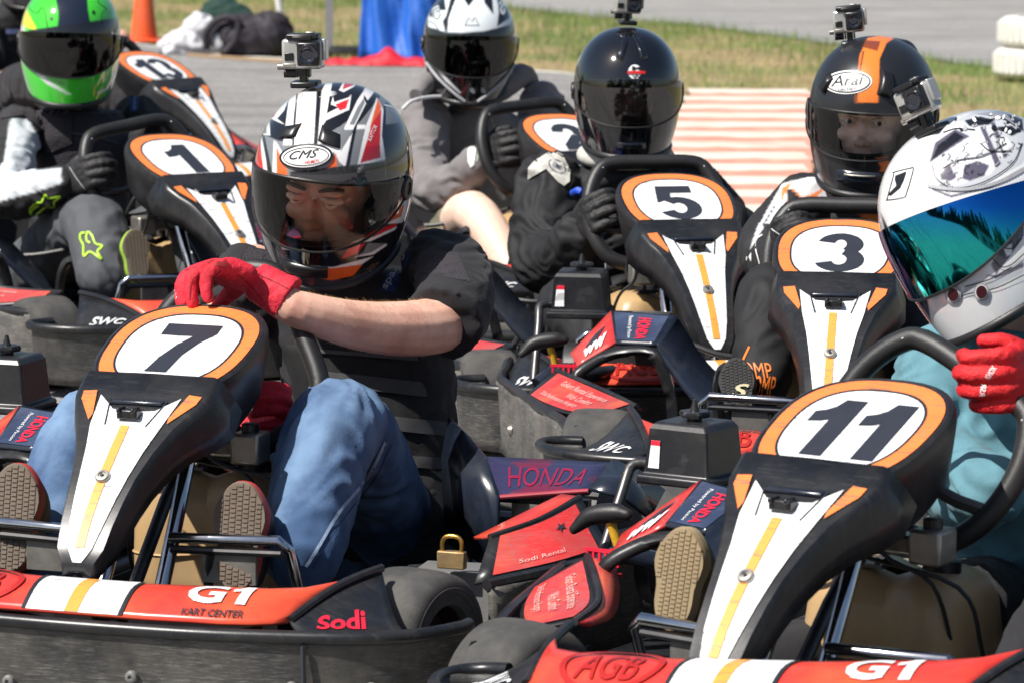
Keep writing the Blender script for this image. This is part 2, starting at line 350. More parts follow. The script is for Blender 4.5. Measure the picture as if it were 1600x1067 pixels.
V, F = box(((Lx(12.6)+Rx(12.6))/2-.05, 12.62, .003), (Rx(12.6)-Lx(12.6)+.12, .44, .02)); add('kerb_apron', V, F, cn, kroot, smooth=False)
# grass blades
def in_grass(x, y):
    p = project_np([(x, y, 0)])[0]
    if p[1] < -30 or p[1] > 420 or p[0] < -60 or p[0] > 1660: return None
    top = np.interp(p[0], [0, 640, 870, 1100, 1300, 1500, 1600], [-60, -8, 20, 40, 68, 99, 108]); bot = np.interp(p[0], [0, 200, 330, 560, 700, 870, 1045, 1062, 1100, 1262, 1270, 1600], [40, 58, 78, 92, 97, 108, 128, 141, 141, 141, 345, 420])
    if 1040 < p[0] < 1075 and p[1] < 190: bot = 200
    if 1262 < p[0] and p[1] > 135 and x < Rx(y)+.02: return None
    return p if top-2 < p[1] < bot else None
gm = [mat('green_grass_blade', (.13, .21, .035), .6, var=.3, vscale=3), mat('dry_grass_blade', (.42, .34, .15), .7, var=.25, vscale=3)]
GV, GF, GI = [], [], []; rg = random.Random(11)
for i in range(120000):
    y = rg.uniform(12.5, 31); x = rg.uniform(-4.5, 4.5)
    p = in_grass(x, y)
    if p is None: continue
    topy = np.interp(p[0], [0, 640, 870, 1100, 1300, 1500, 1600], [-60, -8, 20, 40, 68, 99, 108])
    green = noise.noise(Vector((x*1.3, y*.8, 2))) + .9*math.exp(-max(0, p[1]-topy)/22.0) + (.5 if p[0] > 1250 and p[1] > 200 else 0) + rg.uniform(-.35, .35) - .12
    mi = 0 if green > .18 else 1
    if mi == 1 and rg.random() < .35: continue
    cl = noise.noise(Vector((x*4, y*4, 7))); h = rg.uniform(.012, .045)*(1.3 if mi == 0 else .75)*(1+1.3*max(0, cl)); a = rg.uniform(0, 6.28); w = rg.uniform(.0016, .0032); lx, ly = rg.uniform(-.02, .02), rg.uniform(-.02, .02); n = len(GV)
    GV += [(x-w*math.cos(a), y-w*math.sin(a), -.012), (x+w*math.cos(a), y+w*math.sin(a), -.012), (x+lx, y+ly, h)]; GF.append((n, n+1, n+2)); GI.append(mi)
go = add('grass', GV, GF, None, mats=gm, midx=GI, smooth=False); go['kind'] = 'stuff'; tag(go, 'short dry and green grass between the two strips of asphalt', 'grass')

# ------------------------------------------------------------------ kart, local frame: forward -Y, up Z, origin on the ground
DIG = {
 '7': [[(.04, 1), (1, 1), (1, .82), (.80, .62), (.66, .36), (.60, 0), (.22, 0), (.30, .30), (.44, .56), (.62, .76), (.04, .76)]],
 '1': [[(.50, 1), (.86, 1), (.86, 0), (.48, 0), (.48, .64), (.36, .60), (.14, .58), (.14, .76), (.30, .80), (.42, .87)]],
}
def make_kart():
    k = bpy.data.objects.new('go_kart', None); COL.objects.link(k)
    A = lambda n, VF, m, p=k, **kw: add(n, VF[0], VF[1], m, p, **kw)
    # --- number plate
    C = Vector((0, -.5, .5126)); up = Vector((0, .924, .383)); nr = Vector((0, -.383, .924)); N = 56
    def se(a, b, n=2.5, off=0.0, sc=1.0, dy=0.0):
        o = []
        for i in range(N):
            t = 2*math.pi*i/N; ct, st = math.cos(t), math.sin(t)
            x = a*sc*math.copysign(abs(ct)**(2/n), ct); y = b*sc*math.copysign(abs(st)**(2/n), st)
            x *= 1+.05*y/b
            o.append(C+Vector((x, 0, 0))+up*(y+dy)+nr*off)
        return o
    def rings(L, cap0=False, cap1=False):
        V = [p for r in L for p in r]; F = [(j*N+i, j*N+(i+1) % N, (j+1)*N+(i+1) % N, (j+1)*N+i) for j in range(len(L)-1) for i in range(N)]
        if cap0: F.append(tuple(range(N))[::-1])
        if cap1: F.append(tuple((len(L)-1)*N+i for i in range(N)))
        return V, F
    a, b = .120, .136
    np_ = A('number_plate', rings([se(a, b, sc=.80, off=-.12), se(a, b, sc=.92, off=-.10), se(a, b, sc=1.03, off=-.05), se(a, b, sc=1.09, off=-.022), se(a, b, sc=1.10, off=-.008), se(a, b, sc=1.085, off=0), se(a, b, sc=1.04, off=.003), se(a, b, sc=1.0, off=.001)], True, True), blackp)
    A('orange_ring', rings([se(a, b, off=.0028), se(a, b, sc=.9, off=.0032), se(a, b, sc=.815, off=.0030)]), orange_s, np_)
    A('outline_ring', rings([se(a, b, sc=.815, off=.0036), se(a, b, sc=.785, off=.0036)]), dark_s, np_)
    A('white_disc', rings([se(a, b, sc=.783, off=.0032)], True), white_s, np_, smooth=False)
    bpy.data.objects['white_disc'].data.flip_normals()
    # --- front fairing
    P = [(-.600, .487), (-.635, .458), (-.665, .440), (-.70, .418), (-.74, .386), (-.78, .353), (-.812, .323), (-.842, .291), (-.866, .258), (-.877, .238)]
    wo_ = [.118, .119, .106, .088, .070, .058, .052, .047, .042, .030]; ww = [.088, .084, .073, .059, .048, .040, .034, .028, .020, .007]
    dp = [.075, .08, .075, .065, .055, .05, .045, .04, .035, .03]
    def frame(i):
        a_ = Vector((0, *P[max(0, i-1)])); b_ = Vector((0, *P[min(len(P)-1, i+1)])); t = (b_-a_).normalized(); return Vector((0, *P[i])), t, Vector((0, t.z, -t.y)) if t.z*0 == 0 else None
    sec = []
    for i in range(len(P)):
        c, t, n_ = frame(i); n_ = Vector((0, -abs(t.z), abs(t.y))).normalized(); w = wo_[i]; d = dp[i]; row = []
        for (x, h) in ((-w*1.12, -d), (-w*1.07, -d*.55), (-w*1.0, -.012), (-w*.965, -.003), (-w*.9, .002), (-w*.45, .002), (0, .003), (w*.45, .002), (w*.9, .002), (w*.965, -.003), (w, -.012), (w*1.07, -d*.55), (w*1.12, -d)):
            row.append(c+Vector((x, 0, 0))+n_*h)
        sec.append(row)
    c, t, n_ = frame(len(P)-1); tip = [Vector((p.x*.8, c.y-.004, c.z-.012-.02*abs(j-6)/6)) for j, p in enumerate(sec[-1])]; sec.append(tip)
    ff = A('front_fairing', grid(sec), blackp); solid(ff, .004, -1); ff.data.flip_normals()
    def strip(name, lo, hi, fw, off, m, parent=ff, n=4):
        rows = []
        for i in range(lo, hi+1):
            c, t, _ = frame(i); n_ = Vector((0, -abs(t.z), abs(t.y))).normalized(); l, r_ = fw(i); rows.append([c+Vector((l+(r_-l)*j/n, 0, 0))+n_*(.003+off) for j in range(n+1)])
        V, F = grid(rows); F = [tuple(reversed(f)) for f in F]; return add(name, V, F, m, parent)
    strip('white_panel', 3, 9, lambda i: (-ww[i], ww[i]), .0012, white_s)
    # horned top of the white panel
    def fp(x, y, off=.0045):
        i = np.interp(-y, [-p[0] for p in P], range(len(P))); j = int(i); fr = i-j; p = Vector((0, *P[j])).lerp(Vector((0, *P[min(j+1, len(P)-1)])), fr); c, t, _ = frame(j); n_ = Vector((0, -abs(t.z), abs(t.y))).normalized()
        return p+Vector((x, 0, 0))+n_*off
    for s in (-1, 1):
        Q = [(.068, -.640), (.059, -.70), (.0, -.70), (.0, -.672), (.036, -.668), (.050, -.655)]; V = [fp(s*x, y, .0042) for x, y in Q]
        f = tuple(range(len(V))); add('white_horn', V, [f if s < 0 else f[::-1]], white_s, ff, smooth=False)
        Q = [(.078, -.632), (.100, -.634), (.097, -.650), (.066, -.692), (.064, -.680)]; V = [fp(s*x, y, .0042) for x, y in Q]; f = tuple(range(len(V)))
        add('orange_wedge', V, [f if s < 0 else f[::-1]], orange_s, ff, smooth=False)
        add('seam', *tube([fp(s*.048, -.648, .004), fp(s*.034, -.70, .004)], .0018, 6), dark_s, ff)
    strip('amber_stripe', 3, 8, lambda i: (-.0075, .0075), .0026, yell_s, n=2)
    sl = A('mirror_slot', box(fp(0, -.648, .0), (.088, .026, .008)), gloss, ff); bev(sl, .003)
    add('latch', *join(box(fp(0, -.682, .010), (.034, .022, .014)), box(fp(-.012, -.682, .018), (.006, .026, .008)), box(fp(.012, -.682, .018), (.006, .026, .008))), blackp, ff); bev(bpy.data.objects['latch'], .002)
    bc = fp(0, -.782, .006); M = Matrix.Rotation(R(-45), 3, 'X')
    prof = [(-.004, .012), (.002, .012), (.0045, .010), (.005, .006), (.003, .005), (.003, 0.0)]
    V, F = lathe(prof, (0, 0, 0), 'Z', 20); V = [bc+Matrix.Rotation(R(41), 3, 'X') @ v for v in V]; bo = add('bolt', V, F, alu, ff)
    V, F = tube([Vector((0, 0, .004)), Vector((0, 0, .0058))], .003, 8); add('bolt_socket', [bc+Matrix.Rotation(R(41), 3, 'X') @ v for v in V], F, digit_m, ff)
    # --- nose: coloured top, scraped wall
    NR = bpy.data.objects.new('nose_bumper', None); COL.objects.link(NR); NR.parent = k
    half_b = [(0, -.885, .216), (.06, -.884, .216), (.13, -.88, .217), (.2, -.872, .218), (.27, -.862, .218), (.32, -.84, .219), (.355, -.79, .222), (.387, -.70, .226)]
    half_f = [(0, -.975, .184), (.06, -.974, .184), (.12, -.971, .183), (.18, -.966, .183), (.23, -.960, .182), (.275, -.950, .182), (.305, -.935, .182), (.325, -.915, .183)]
    B = [(-x, y, z) for x, y, z in half_b[:0:-1]]+half_b; F_ = [(-x, y, z) for x, y, z in half_f[:0:-1]]+half_f
    rows = [[Vector(p).lerp(Vector(q), t)+Vector((0, 0, .012*math.sin(math.pi*t))) for p, q in zip(F_, B)] for t in [q/10 for q in range(11)]]
    nt_ = A('nose_panel', grid(rows), redo_s, NR); solid(nt_, .006)
    def nsub(name, x0, x1, m, t0=0, t1=1, off=.0015, skew=.055):
        rs = []
        for t in np.linspace(t0, t1, 7):
            r_ = []
            for u in np.linspace(0, 1, 9):
                x = x0+(x1-x0)*u + skew*(.5-t)*(0)
                fx = [p[0] for p in F_]; bx = [p[0] for p in B]
                pf = Vector((x, np.interp(x, fx, [p[1] for p in F_]), np.interp(x, fx, [p[2] for p in F_]))); pb = Vector((x, np.interp(x, bx, [p[1] for p in B]), np.interp(x, bx, [p[2] for p in B])))
                r_.append(pf.lerp(pb, t)+Vector((0, -off*.3, .012*math.sin(math.pi*t)+off)))
            rs.append(r_)
        V, F = grid(rs); return add(name, V, F, m, nt_)
    nsub('white_band', -.075, .075, white_s, off=.0016); nsub('band_edge', -.082, -.075, dark_s, off=.0022); nsub('band_edge', .075, .082, dark_s, off=.0022); nsub('band_stripe', -.011, .011, yell_s, .0, .95, .0024)
    def text_nose(s, x0, x1, t0, t1, m, of=0.0, sh=0.0):
        V, F, asp = text2d(s, of, sh); V, F = dense(V, F, .06); P_ = []
        for u, v in V:
            x = x0+(x1-x0)*u; t = t0+(t1-t0)*v
            fx = [p[0] for p in F_]; bx = [p[0] for p in B]
            pf = Vector((x, np.interp(x, fx, [p[1] for p in F_]), np.interp(x, fx, [p[2] for p in F_]))); pb = Vector((x, np.interp(x, bx, [p[1] for p in B]), np.interp(x, bx, [p[2] for p in B])))
            P_.append(pf.lerp(pb, t)+Vector((0, -.001, .012*math.sin(math.pi*t)+.0026)))
        add('lettering', P_, F, m, nt_, smooth=False)
    def nosept(x, t, off=.0035):
        fx = [p[0] for p in F_]; bx = [p[0] for p in B]
        pf = Vector((x, np.interp(x, fx, [p[1] for p in F_]), np.interp(x, fx, [p[2] for p in F_]))); pb = Vector((x, np.interp(x, bx, [p[1] for p in B]), np.interp(x, bx, [p[2] for p in B])))
        return pf.lerp(pb, t)+Vector((0, 0, .012*math.sin(math.pi*max(0, min(1, t)))+off))
    text_nose('G', .165, .222, .30, .86, white_s, .03); d1_ = DIG['1'][0]; V2_, F2_ = dense(d1_, [tuple(range(len(d1_)))], .12); add('lettering', [nosept(.224+.040*x, .30+.56*y, .0026) for x, y in V2_], F2_, white_s, nt_, smooth=False); text_nose('KART CENTER', .17, .262, .08, .20, dark_s, .02)
    text_nose('AGB', -.235, -.135, .2, .8, mat('dark_red_vinyl', (.40, .018, .015), .35), .01)
    V, F = [], []
    ringp = [(-.185+.085*math.cos(t), .5+.52*math.sin(t)) for t in np.linspace(0, 2*math.pi, 33)[:-1]]; ringq = [(-.185+.075*math.cos(t), .5+.44*math.sin(t)) for t in np.linspace(0, 2*math.pi, 33)[:-1]]
    V = [nosept(x, max(.02, min(.98, t))) for x, t in ringp]+[nosept(x, t) for x, t in ringq]; F = [(i, (i+1) % 32, 32+(i+1) % 32, 32+i) for i in range(32)]
    add('round_emblem', V, F, MATS['dark_red_vinyl'], nt_, smooth=False)
    for s in (-1, 1):
        d1 = [Vector(half_f[-1]).lerp(Vector(half_b[-1]), t)+Vector((0, 0, .010*math.sin(math.pi*t))) for t in np.linspace(0, 1, 9)]
        d2 = spline([(.345, -.935, .172), (.40, -.927, .171), (.45, -.912, .170), (.495, -.88, .169)], 3)[:9]
        d2 = [Vector(p) for p in np.array([tuple(v) for v in spline([(.345, -.935, .172), (.40, -.927, .171), (.45, -.912, .170), (.495, -.88, .169)], 8)])[[0, 3, 6, 9, 12, 15, 18, 21, 24]]]
        rows = [[p.lerp(q, t)+Vector((0, 0, -.022*math.sin(math.pi*t)*(i/8.0))) for i, (p, q) in enumerate(zip(d1, d2))] for t in np.linspace(0, 1, 7)]
        VF = grid(rows); VF = ([Vector((s*v[0], v[1], v[2])) for v in VF[0]], VF[1] if s < 0 else [f[::-1] for f in VF[1]])
        wv = A('nose_wing', VF, blackp, NR); solid(wv, .006)
        A('wing_ridge', tube([Vector((s*p[0], p[1], p[2]+.001)) for p in d1], .007, 8), blackp, NR)
        def wing(u, v, off=.002):  # u across from ridge to rail, v along
            p = d1[0].lerp(d1[0], 0); i = v*8; j = min(7, int(i)); a_ = d1[j].lerp(d1[j+1], i-j); b_ = d2[j].lerp(d2[j+1], i-j)
            q = a_.lerp(b_, u)+Vector((0, 0, -.022*math.sin(math.pi*u)*v+off)); return Vector((s*q.x, q.y-off*.6, q.z))
        if s > 0:
            V, F, asp = text2d('Sodi', .03, .3); add('lettering', [wing(.80-.42*v, .20+.52*u, .0016) for u, v in V], F, hred_s, wv, smooth=False)
        else:
            V, F, asp = text2d('SWC', .02, .4); add('lettering', [wing(.80-.34*v, .80-.55*u, .0024) for u, v in V], F, white_s, wv, smooth=False)
            V = [wing(.93, .90), wing(.93, .44), wing(.90, .44), wing(.90, .90)]; add('lettering_underline', V, [(0, 1, 2, 3)], white_s, wv, smooth=False)
    out = [(0, -.985), (.12, -.982), (.22, -.974), (.32, -.955), (.43, -.925), (.505, -.875), (.548, -.80), (.545, -.755), (.515, -.735), (.475, -.735)]
    L_ = [(-x, y) for x, y in out[:0:-1]]+out[:-3]+[(.552, -.775)]; sp = spline([(x, y, 0) for x, y in L_], 4)
    rows = [[Vector((p.x*(1-.01*j), p.y+(.004*j if j < 3 else .014), [.162, .15, .10, .05, .03][j]))+Vector((0, 0, 0)) for p in sp] for j in range(5)]
    nw = A('nose_wall', grid(rows), scraped2, NR); solid(nw, .012, -1); nw.data.flip_normals()
    A('nose_rim', tube([Vector((p.x, p.y+.004, .166)) for p in sp], .0105, 10), blackp, NR)
    for x in (-.42, -.25, -.1, .1, .2, .34, .45):
        y = np.interp(abs(x), [p[0] for p in out[:7]], [p[1] for p in out[:7]]); V, F = lathe([(-.001, 0), (-.001, .003), (-.004, .0035), (-.004, .006), (-.002, .009), (.004, .010)], (x, y, .085+.012*math.sin(x*20)), 'Y', 14); add('screw', V, F, greyp, nw)
    for x in (-.36, .36): A('wall_joint', tube([(x, -.951, .155), (x*1.004, -.952, .10), (x*1.02, -.946, .035)], .004, 6), digit_m, NR)
    # --- side bumpers and rear bumper
    for s in (-1, 1):
        so = [(.49, -.70), (.515, -.655), (.545, -.565), (.60, -.43), (.65, -.29), (.70, -.15), (.735, -.04), (.742, .10), (.735, .30), (.70, .46), (.63, .54)]
        if s > 0: so = so[2:]
        sp = [Vector((s*p.x, p.y, 0)) for p in spline([(x, y, 0) for x, y in so], 4)]
        rows = [[Vector((p.x+s*.006*math.sin(i*.9+j), p.y, z)) for i, p in enumerate(sp)] for j, z in enumerate([.180, .165, .11, .06, .032])]
        sb = A('side_bumper', grid(rows), scraped); solid(sb, .012, 0)
        A('bumper_rim', tube([Vector((p.x-s*.002, p.y, .184+(.012 if .1 < p.y < .3 else 0))) for p in sp], .010, 8), blackp, sb)
        for y in (-.2, .05, .33):
            x = s*(np.interp(y, [q[1] for q in so], [q[0] for q in so])+.008); V, F = lathe([(-.004*s, .011), (.004*s, .010), (.005*s, .004), (.003*s, 0)], (x, y, .10), 'X', 12); add('screw', V, F, alu, sb)
        A('bumper_joint', tube([(s*.694, -.15, .175), (s*.70, -.14, .11), (s*.694, -.15, .035)], .005, 6), digit_m, sb)
        ps = A('pod_floor', box((s*.47, -.02, .045), (.34, .98, .02)), blackp); bev(ps)
    rb = [(-.60, .52), (-.56, .60), (-.40, .64), (0, .65), (.40, .64), (.56, .60), (.60, .52)]; sp = spline([(x, y, 0) for x, y in rb], 5)
    rbo = A('rear_bumper', grid([[Vector((p.x, p.y, z)) for p in sp] for z in (.105, .08, .05)]), scraped); solid(rbo, .02, 0)
    A('rear_rim', tube([Vector((p.x, p.y, .112)) for p in sp], .012, 8), blackp, rbo)
    # --- engine side (x<0): hood, wheel arch panel
    Aq, Dq, Bq, Cq, Hq, Iq = (-.50, -.05, .334), (-.36, -.13, .336), (-.386, -.232, .29), (-.473, -.205, .289), (-.571, -.17, .259), (-.548, -.235, .243)
    hq = (Cq, Bq, Dq, Aq); hood = A('engine_hood', quadsheet(hq, 6, 6), gloss); solid(hood, .008)
    hs = A('hood_sticker', quadsheet(hq, 6, 6, .0015, (.05, .93, .06, .95)), blue_s, hood)
    text_quad('lettering', 'HONDA', hq, (.46, .70, .80, .10), hred_s, hood, .003, .03, flip=True)
    text_quad('lettering', 'Powered by Passion', hq, (.27, .37, .84, .12), white_s, hood, .003, .0, flip=True)
    hr = (Iq, Cq, Aq, Hq); A('hood_flank', quadsheet(hr, 5, 5), red_s, hood); solid(bpy.data.objects['hood_flank'], .006)
    text_quad('wing_emblem', 'ww', hr, (.25, .85, .12, .45), white_s, hood, .003, .05, .5)
    vent = [bil(hr, .30, .55), bil(hr, .55, .45), bil(hr, .85, .70), bil(hr, .60, .72)]; add('hood_vent', [v+qn(hr)*.002 for v in vent], [(0, 1, 2, 3)], digit_m, hood, smooth=False)
    arch = spline([(-.565, -.255, .205), (-.548, -.248, .238), (-.50, -.225, .268), (-.455, -.22, .281), (-.40, -.238, .284), (-.372, -.24, .262), (-.352, -.235, .20), (-.345, -.24, .12), (-.345, -.25, .06)], 5)
    V, F = grid([[p for p in arch], [p+Vector((.004, -.006, -.010)) for p in arch], [Vector((p.x+(.014 if p.x < -.45 else (-.014 if p.x > -.39 else 0)), p.y-.002, p.z-(.016 if p.z > .2 else 0))) for p in arch]]); ar = A('hood_arch', (V, F), blackp, hood); solid(ar, .01, 0)
    duct = [[Vector(p) for p in ((-.36, -.13, .336), (-.33, -.17, .30), (-.29, -.20, .25), (-.24, -.20, .20))], [Vector(p) for p in ((-.386, -.232, .29), (-.355, -.25, .25), (-.31, -.27, .205), (-.25, -.28, .17))], [Vector(p) for p in ((-.372, -.24, .262), (-.34, -.262, .22), (-.30, -.285, .175), (-.25, -.30, .13))]]
    du = A('hood_duct', grid([spline(c, 4) for c in duct]), gloss, hood); solid(du, .008)
    inner = spline([(-.25, -.30, .13), (-.25, -.32, .22), (-.235, -.34, .26), (-.20, -.36, .24)], 4); A('inner_hoop', tube(inner, .012, 8), blackp, hood)
    # wheel arch panel
    def archpanel(s, ridge, low, inn, m1, m2, txt):
        rg_ = [Vector((s*p.x, p.y, p.z)) for p in spline(ridge, 5)]; lw = [Vector((s*p.x, p.y, p.z)) for p in spline(low, 5)]; ii = [Vector((s*p.x, p.y, p.z)) for p in spline(inn, 5)]
        g = grid([[a_.lerp(b_, t) for a_, b_ in zip(rg_, lw)] for t in (0, .33, .66, 1)]); 
        if s > 0: g = (g[0], [f[::-1] for f in g[1]])
        ap = A('wheel_arch_panel', g, blackp); solid(ap, .005, 0)
        g = [[a_.lerp(b_, t)+Vector((s*.002, -.002, .0045)) for a_, b_ in zip(rg_, lw)] for t in (.09, .4, .7, .93)]; V, F = grid([r_[1:-1] for r_ in g]); 
        if s > 0: F = [f[::-1] for f in F]
        add('arch_sticker', V, F, m1, ap)
        V, F = grid([[a_.lerp(b_, t) for a_, b_ in zip(rg_, ii)] for t in (0, .5, 1)]); F = F if s > 0 else [f[::-1] for f in F]
        i2 = add('arch_inner', V, F, m2, ap); solid(i2, .005, 0)
        A('arch_ridge', tube(rg_, .006, 8), blackp, ap)
        return rg_, lw, ap
    rg_, lw, ap = archpanel(-1, [(.59, -.238, .232), (.52, -.33, .222), (.44, -.45, .212), (.385, -.60, .216)], [(.645, -.30, .186), (.59, -.42, .184), (.52, -.53, .186), (.43, -.63, .205)], [(.555, -.212, .212), (.495, -.30, .198), (.425, -.43, .190), (.378, -.57, .206)], red_s, red_s, None)
    n_ = len(rg_)
    def ap_pt(u, v):
        i = u*(n_-1); j = min(n_-2, int(i)); return rg_[j].lerp(rg_[j+1], i-j).lerp(lw[j].lerp(lw[j+1], i-j), v)+Vector((-.0026, -.0026, .0065))
    for s_, a0, a1, v0, v1 in (('Gokart Rental Experience', .22, .72, .42, .22), ('With Comfort', .40, .66, .62, .46), ('2016 Performance Hungary', .16, .60, .84, .68)):
        V, F, asp = text2d(s_, .005); add('lettering', [ap_pt(a0+(a1-a0)*u, v0+(v1-v0)*v) for u, v in V], F, mat('faded_print', (.70, .42, .38), .4), ap, smooth=False)
    # louvre and knob
    lv = A('louvre', join(*[box((-.600+.011*i, -.222+.0*i, .222+.002*i), (.004, .004, .030)) for i in range(6)], box((-.572, -.222, .240), (.066, .005, .005), None), box((-.572, -.222, .205), (.066, .005, .005), None)), hred_s)
    kc = Vector((-.631, -.131, .268)); V, F = capsule([kc+Vector((-.045, -.01, -.018)), kc+Vector((-.02, 0, .004)), kc+Vector((.02, .005, .012)), kc+Vector((.042, .005, .012))], [.008, .015, .016, .010], 14)
    kn = A('pull_handle', ([Vector((v.x, v.y, kc.z+(v.z-kc.z)*1.0)) for v in V], F), griprub); A('handle_stem', tube([kc+Vector((.012, .004, .0)), kc+Vector((.022, .01, -.035)), kc+Vector((.03, .02, -.07))], .0075, 10), mat('yellow_spring', (.75, .42, .03), .4, bump=.3), kn)
    A('side_pipe', tube([(-.64, -.16, .19), (-.60, -.12, .215), (-.54, -.09, .205), (-.50, -.02, .2)], .016, 12, sm=4), gloss)
    # air box, engine
    ab = Vector((-.575, .055, .36)); M = Matrix.Translation(ab)
    V, F = grid([[ab+Vector((x, y, z)) for x, y in ((-w, -d), (w, -d), (w, d), (-w, d), (-w, -d))] for (w, d, z) in ((.066, .066, -.052), (.066, .066, -.038), (.058, .058, -.036), (.052, .052, .036), (.045, .045, .046))]); F.append((16+4, 17+4, 18+4, 19+4)); F.append((3, 2, 1, 0))
    abx = A('air_box', (V, F), blackp, angle=25); bev(abx, .009, 4)
    V, F = lathe([(.046, 0), (.046, .012), (.052, .012), (.052, .022), (.057, .024), (.062, .022), (.062, .008), (.068, .006), (.08, .003), (.08, 0)], ab+Vector((0, 0, 0)), 'Z', 24); V = [ab+Vector(((v.x-ab.x)*(1+.08*math.sin(6*math.atan2(v.y-ab.y, v.x-ab.x)) if (v.x-ab.x)**2+(v.y-ab.y)**2 > 3e-4 else 1), (v.y-ab.y)*(1+.08*math.sin(6*math.atan2(v.y-ab.y, v.x-ab.x)) if (v.x-ab.x)**2+(v.y-ab.y)**2 > 3e-4 else 1), v.z-ab.z)) for v in V]
    A('wing_nut', (V, F), blackp, abx)
    A('warning_label', ([ab+Vector(p) for p in ((-.050, -.0592, -.026), (-.030, -.0592, -.026), (-.030, -.0555, .018), (-.046, -.0555, .018))], [(0, 1, 2, 3)]), white_s, abx)
    A('warning_label_edge', ([ab+Vector(p) for p in ((-.0465, -.0565, .010), (-.030, -.0565, .010), (-.030, -.0561, .018), (-.046, -.0561, .018))], [(0, 1, 2, 3)]), hred_s, abx)
    A('guard_hoop', tube([(-.655, -.10, .19), (-.655, -.03, .30), (-.655, .0, .335), (-.62, .02, .335), (-.58, .03, .335)], .009, 10, sm=3), darkst)
    eb = A('engine', join(box((-.47, .10, .16), (.20, .22, .20)), *[box((-.47, .02+.02*i, .28), (.16, .008, .06)) for i in range(7)], tube([(-.57, -.02, .19), (-.60, -.02, .19)], .07, 20)), darkst); bev(eb, .006)
    A('fuel_hose', tube([(-.36, .0, .27), (-.25, -.1, .25), (-.14, -.22, .28), (-.08, -.30, .31)], .006, 8, sm=5), griprub)
    # --- other side pod (x>0)
    K1, K2, K3, K4 = (.572, -.145, .264), (.425, -.16, .247), (.36, -.045, .293), (.56, .02, .285)
    pq = (K2, K1, K4, K3); pod = A('side_pod', quadsheet(pq, 6, 6), purp_s); solid(pod, .008)
    text_quad('lettering', 'HONDA', pq, (.12, .86, .22, .74), mat('dim_red_vinyl', (.28, .012, .05), .3), pod, .0012, .0, .3)
    A('pod_edge', tube([K2, (.50, -.152, .256), K1], .004, 8), mat('dull_red_trim', (.35, .03, .05), .4), pod)
    g = grid([[Vector(p) for p in ((.36, -.045, .293), (.30, .04, .312), (.24, .12, .325))], [Vector(p) for p in ((.425, -.16, .247), (.33, -.06, .26), (.25, .06, .27))], [Vector(p) for p in ((.42, -.15, .12), (.33, -.03, .12), (.25, .08, .12))]]); pw = A('pod_wall', (g[0], [f[::-1] for f in g[1]]), gloss, pod); solid(pw, .008)
    g = grid([[Vector(p) for p in ((.56, .02, .285), (.61, .0, .275), (.65, .02, .24))], [Vector(p) for p in ((.572, -.145, .264), (.62, -.12, .25), (.655, -.08, .21))]]); pd = A('pod_shoulder', g, gloss, pod); solid(pd, .006)
    rg2, lw2, ap2 = archpanel(1, [(.575, -.20, .262), (.54, -.30, .240), (.49, -.40, .226)], [(.645, -.26, .19), (.60, -.40, .186), (.50, -.50, .17), ][:3], [(.54, -.19, .262), (.49, -.28, .236), (.45, -.36, .215)], red_s, redo_s, None)
    def ap2_pt(u, v):
        i = u*(len(rg2)-1); j = min(len(rg2)-2, int(i)); return rg2[j].lerp(rg2[j+1], i-j).lerp(lw2[j].lerp(lw2[j+1], i-j), v)+Vector((.0026, -.0026, .0065))
    V, F, asp = text2d('Sodi Rental', .0); add('lettering', [ap2_pt(.74-.34*u, .82-.08*v) for u, v in V], F, mat('faded_print', (.70, .42, .38), .4), ap2, smooth=False)
    add('sticker_star', [ap2_pt(.35+r_*.09*math.cos(t)*.7, .35+r_*.10*math.sin(t)) for r_, t in [((1 if i % 2 == 0 else .35), i*math.pi/5) for i in range(10)]], [tuple(range(10))], digit_m, ap2, smooth=False)
    pf = A('pod_front_wall', ([(.36, -.392, .04), (.50, -.392, .04), (.52, -.36, .04), (.36, -.392, .164), (.50, -.392, .164), (.52, -.36, .164), (.36, -.33, .168), (.52, -.31, .168)], [(0, 1, 4, 3), (1, 2, 5, 4), (3, 4, 5, 7, 6)]), greyp, smooth=False); solid(pf, .006); bev(pf, .005)
    pb = A('pod_bracket', box((.44, -.10, .20), (.03, .004, .06)), alu); A('bracket_hole', tube([(.44, -.103, .205), (.44, -.1045, .205)], .005, 10), digit_m, pb)
    A('pod_bar', box((.48, -.10, .235), (.16, .02, .012)), gloss)
    # --- wheels
    for s in (-1, 1):
        for (y, x, r_, w, nm) in ((-.638, .452, .108, .062, 'front_wheel'), (.40, .52, .10, .085, 'rear_wheel')):
            prof = [(-w, r_*.55), (-w*1.04, r_*.75), (-w, r_*.88), (-w*.82, r_*.97), (-w*.5, r_*.995), (0, r_), (w*.5, r_*.995), (w*.82, r_*.97), (w, r_*.88), (w*1.04, r_*.75), (w, r_*.55), (w*.8, r_*.52)]
            wh = A(nm, lathe(prof, (0, 0, 0), 'X', 44), rubber, angle=60); wh.location = (s*x, y, r_)
            A('rim', lathe([(s*w*.82, r_*.54), (s*w*.7, r_*.50), (s*w*.3, r_*.44), (s*w*.1, r_*.2), (s*w*.5, r_*.16), (s*w*.55, 0)], (0, 0, 0), 'X', 28), mat('dark_rim', (.03, .012, .012), .4, .6), wh)
            for dd in (.70, .78): A('sidewall_ring', lathe([(s*w*1.045, r_*dd), (s*(w*1.06), r_*(dd+.01)), (s*w*1.045, r_*(dd+.02))], (0, 0, 0), 'X', 40), rubber, wh)
        A('steering_knuckle', tube([(s*.28, -.62, .10), (s*.42, -.638, .108)], .014, 10), darkst)
    A('rear_axle', tube([(-.48, .40, .10), (.48, .40, .10)], .018, 10), darkst)
    # --- floor, frame, tank, struts, bars, pedals, seat
    ft = A('floor_tray', box((0, -.25, .03), (.60, 1.15, .012)), blackp)
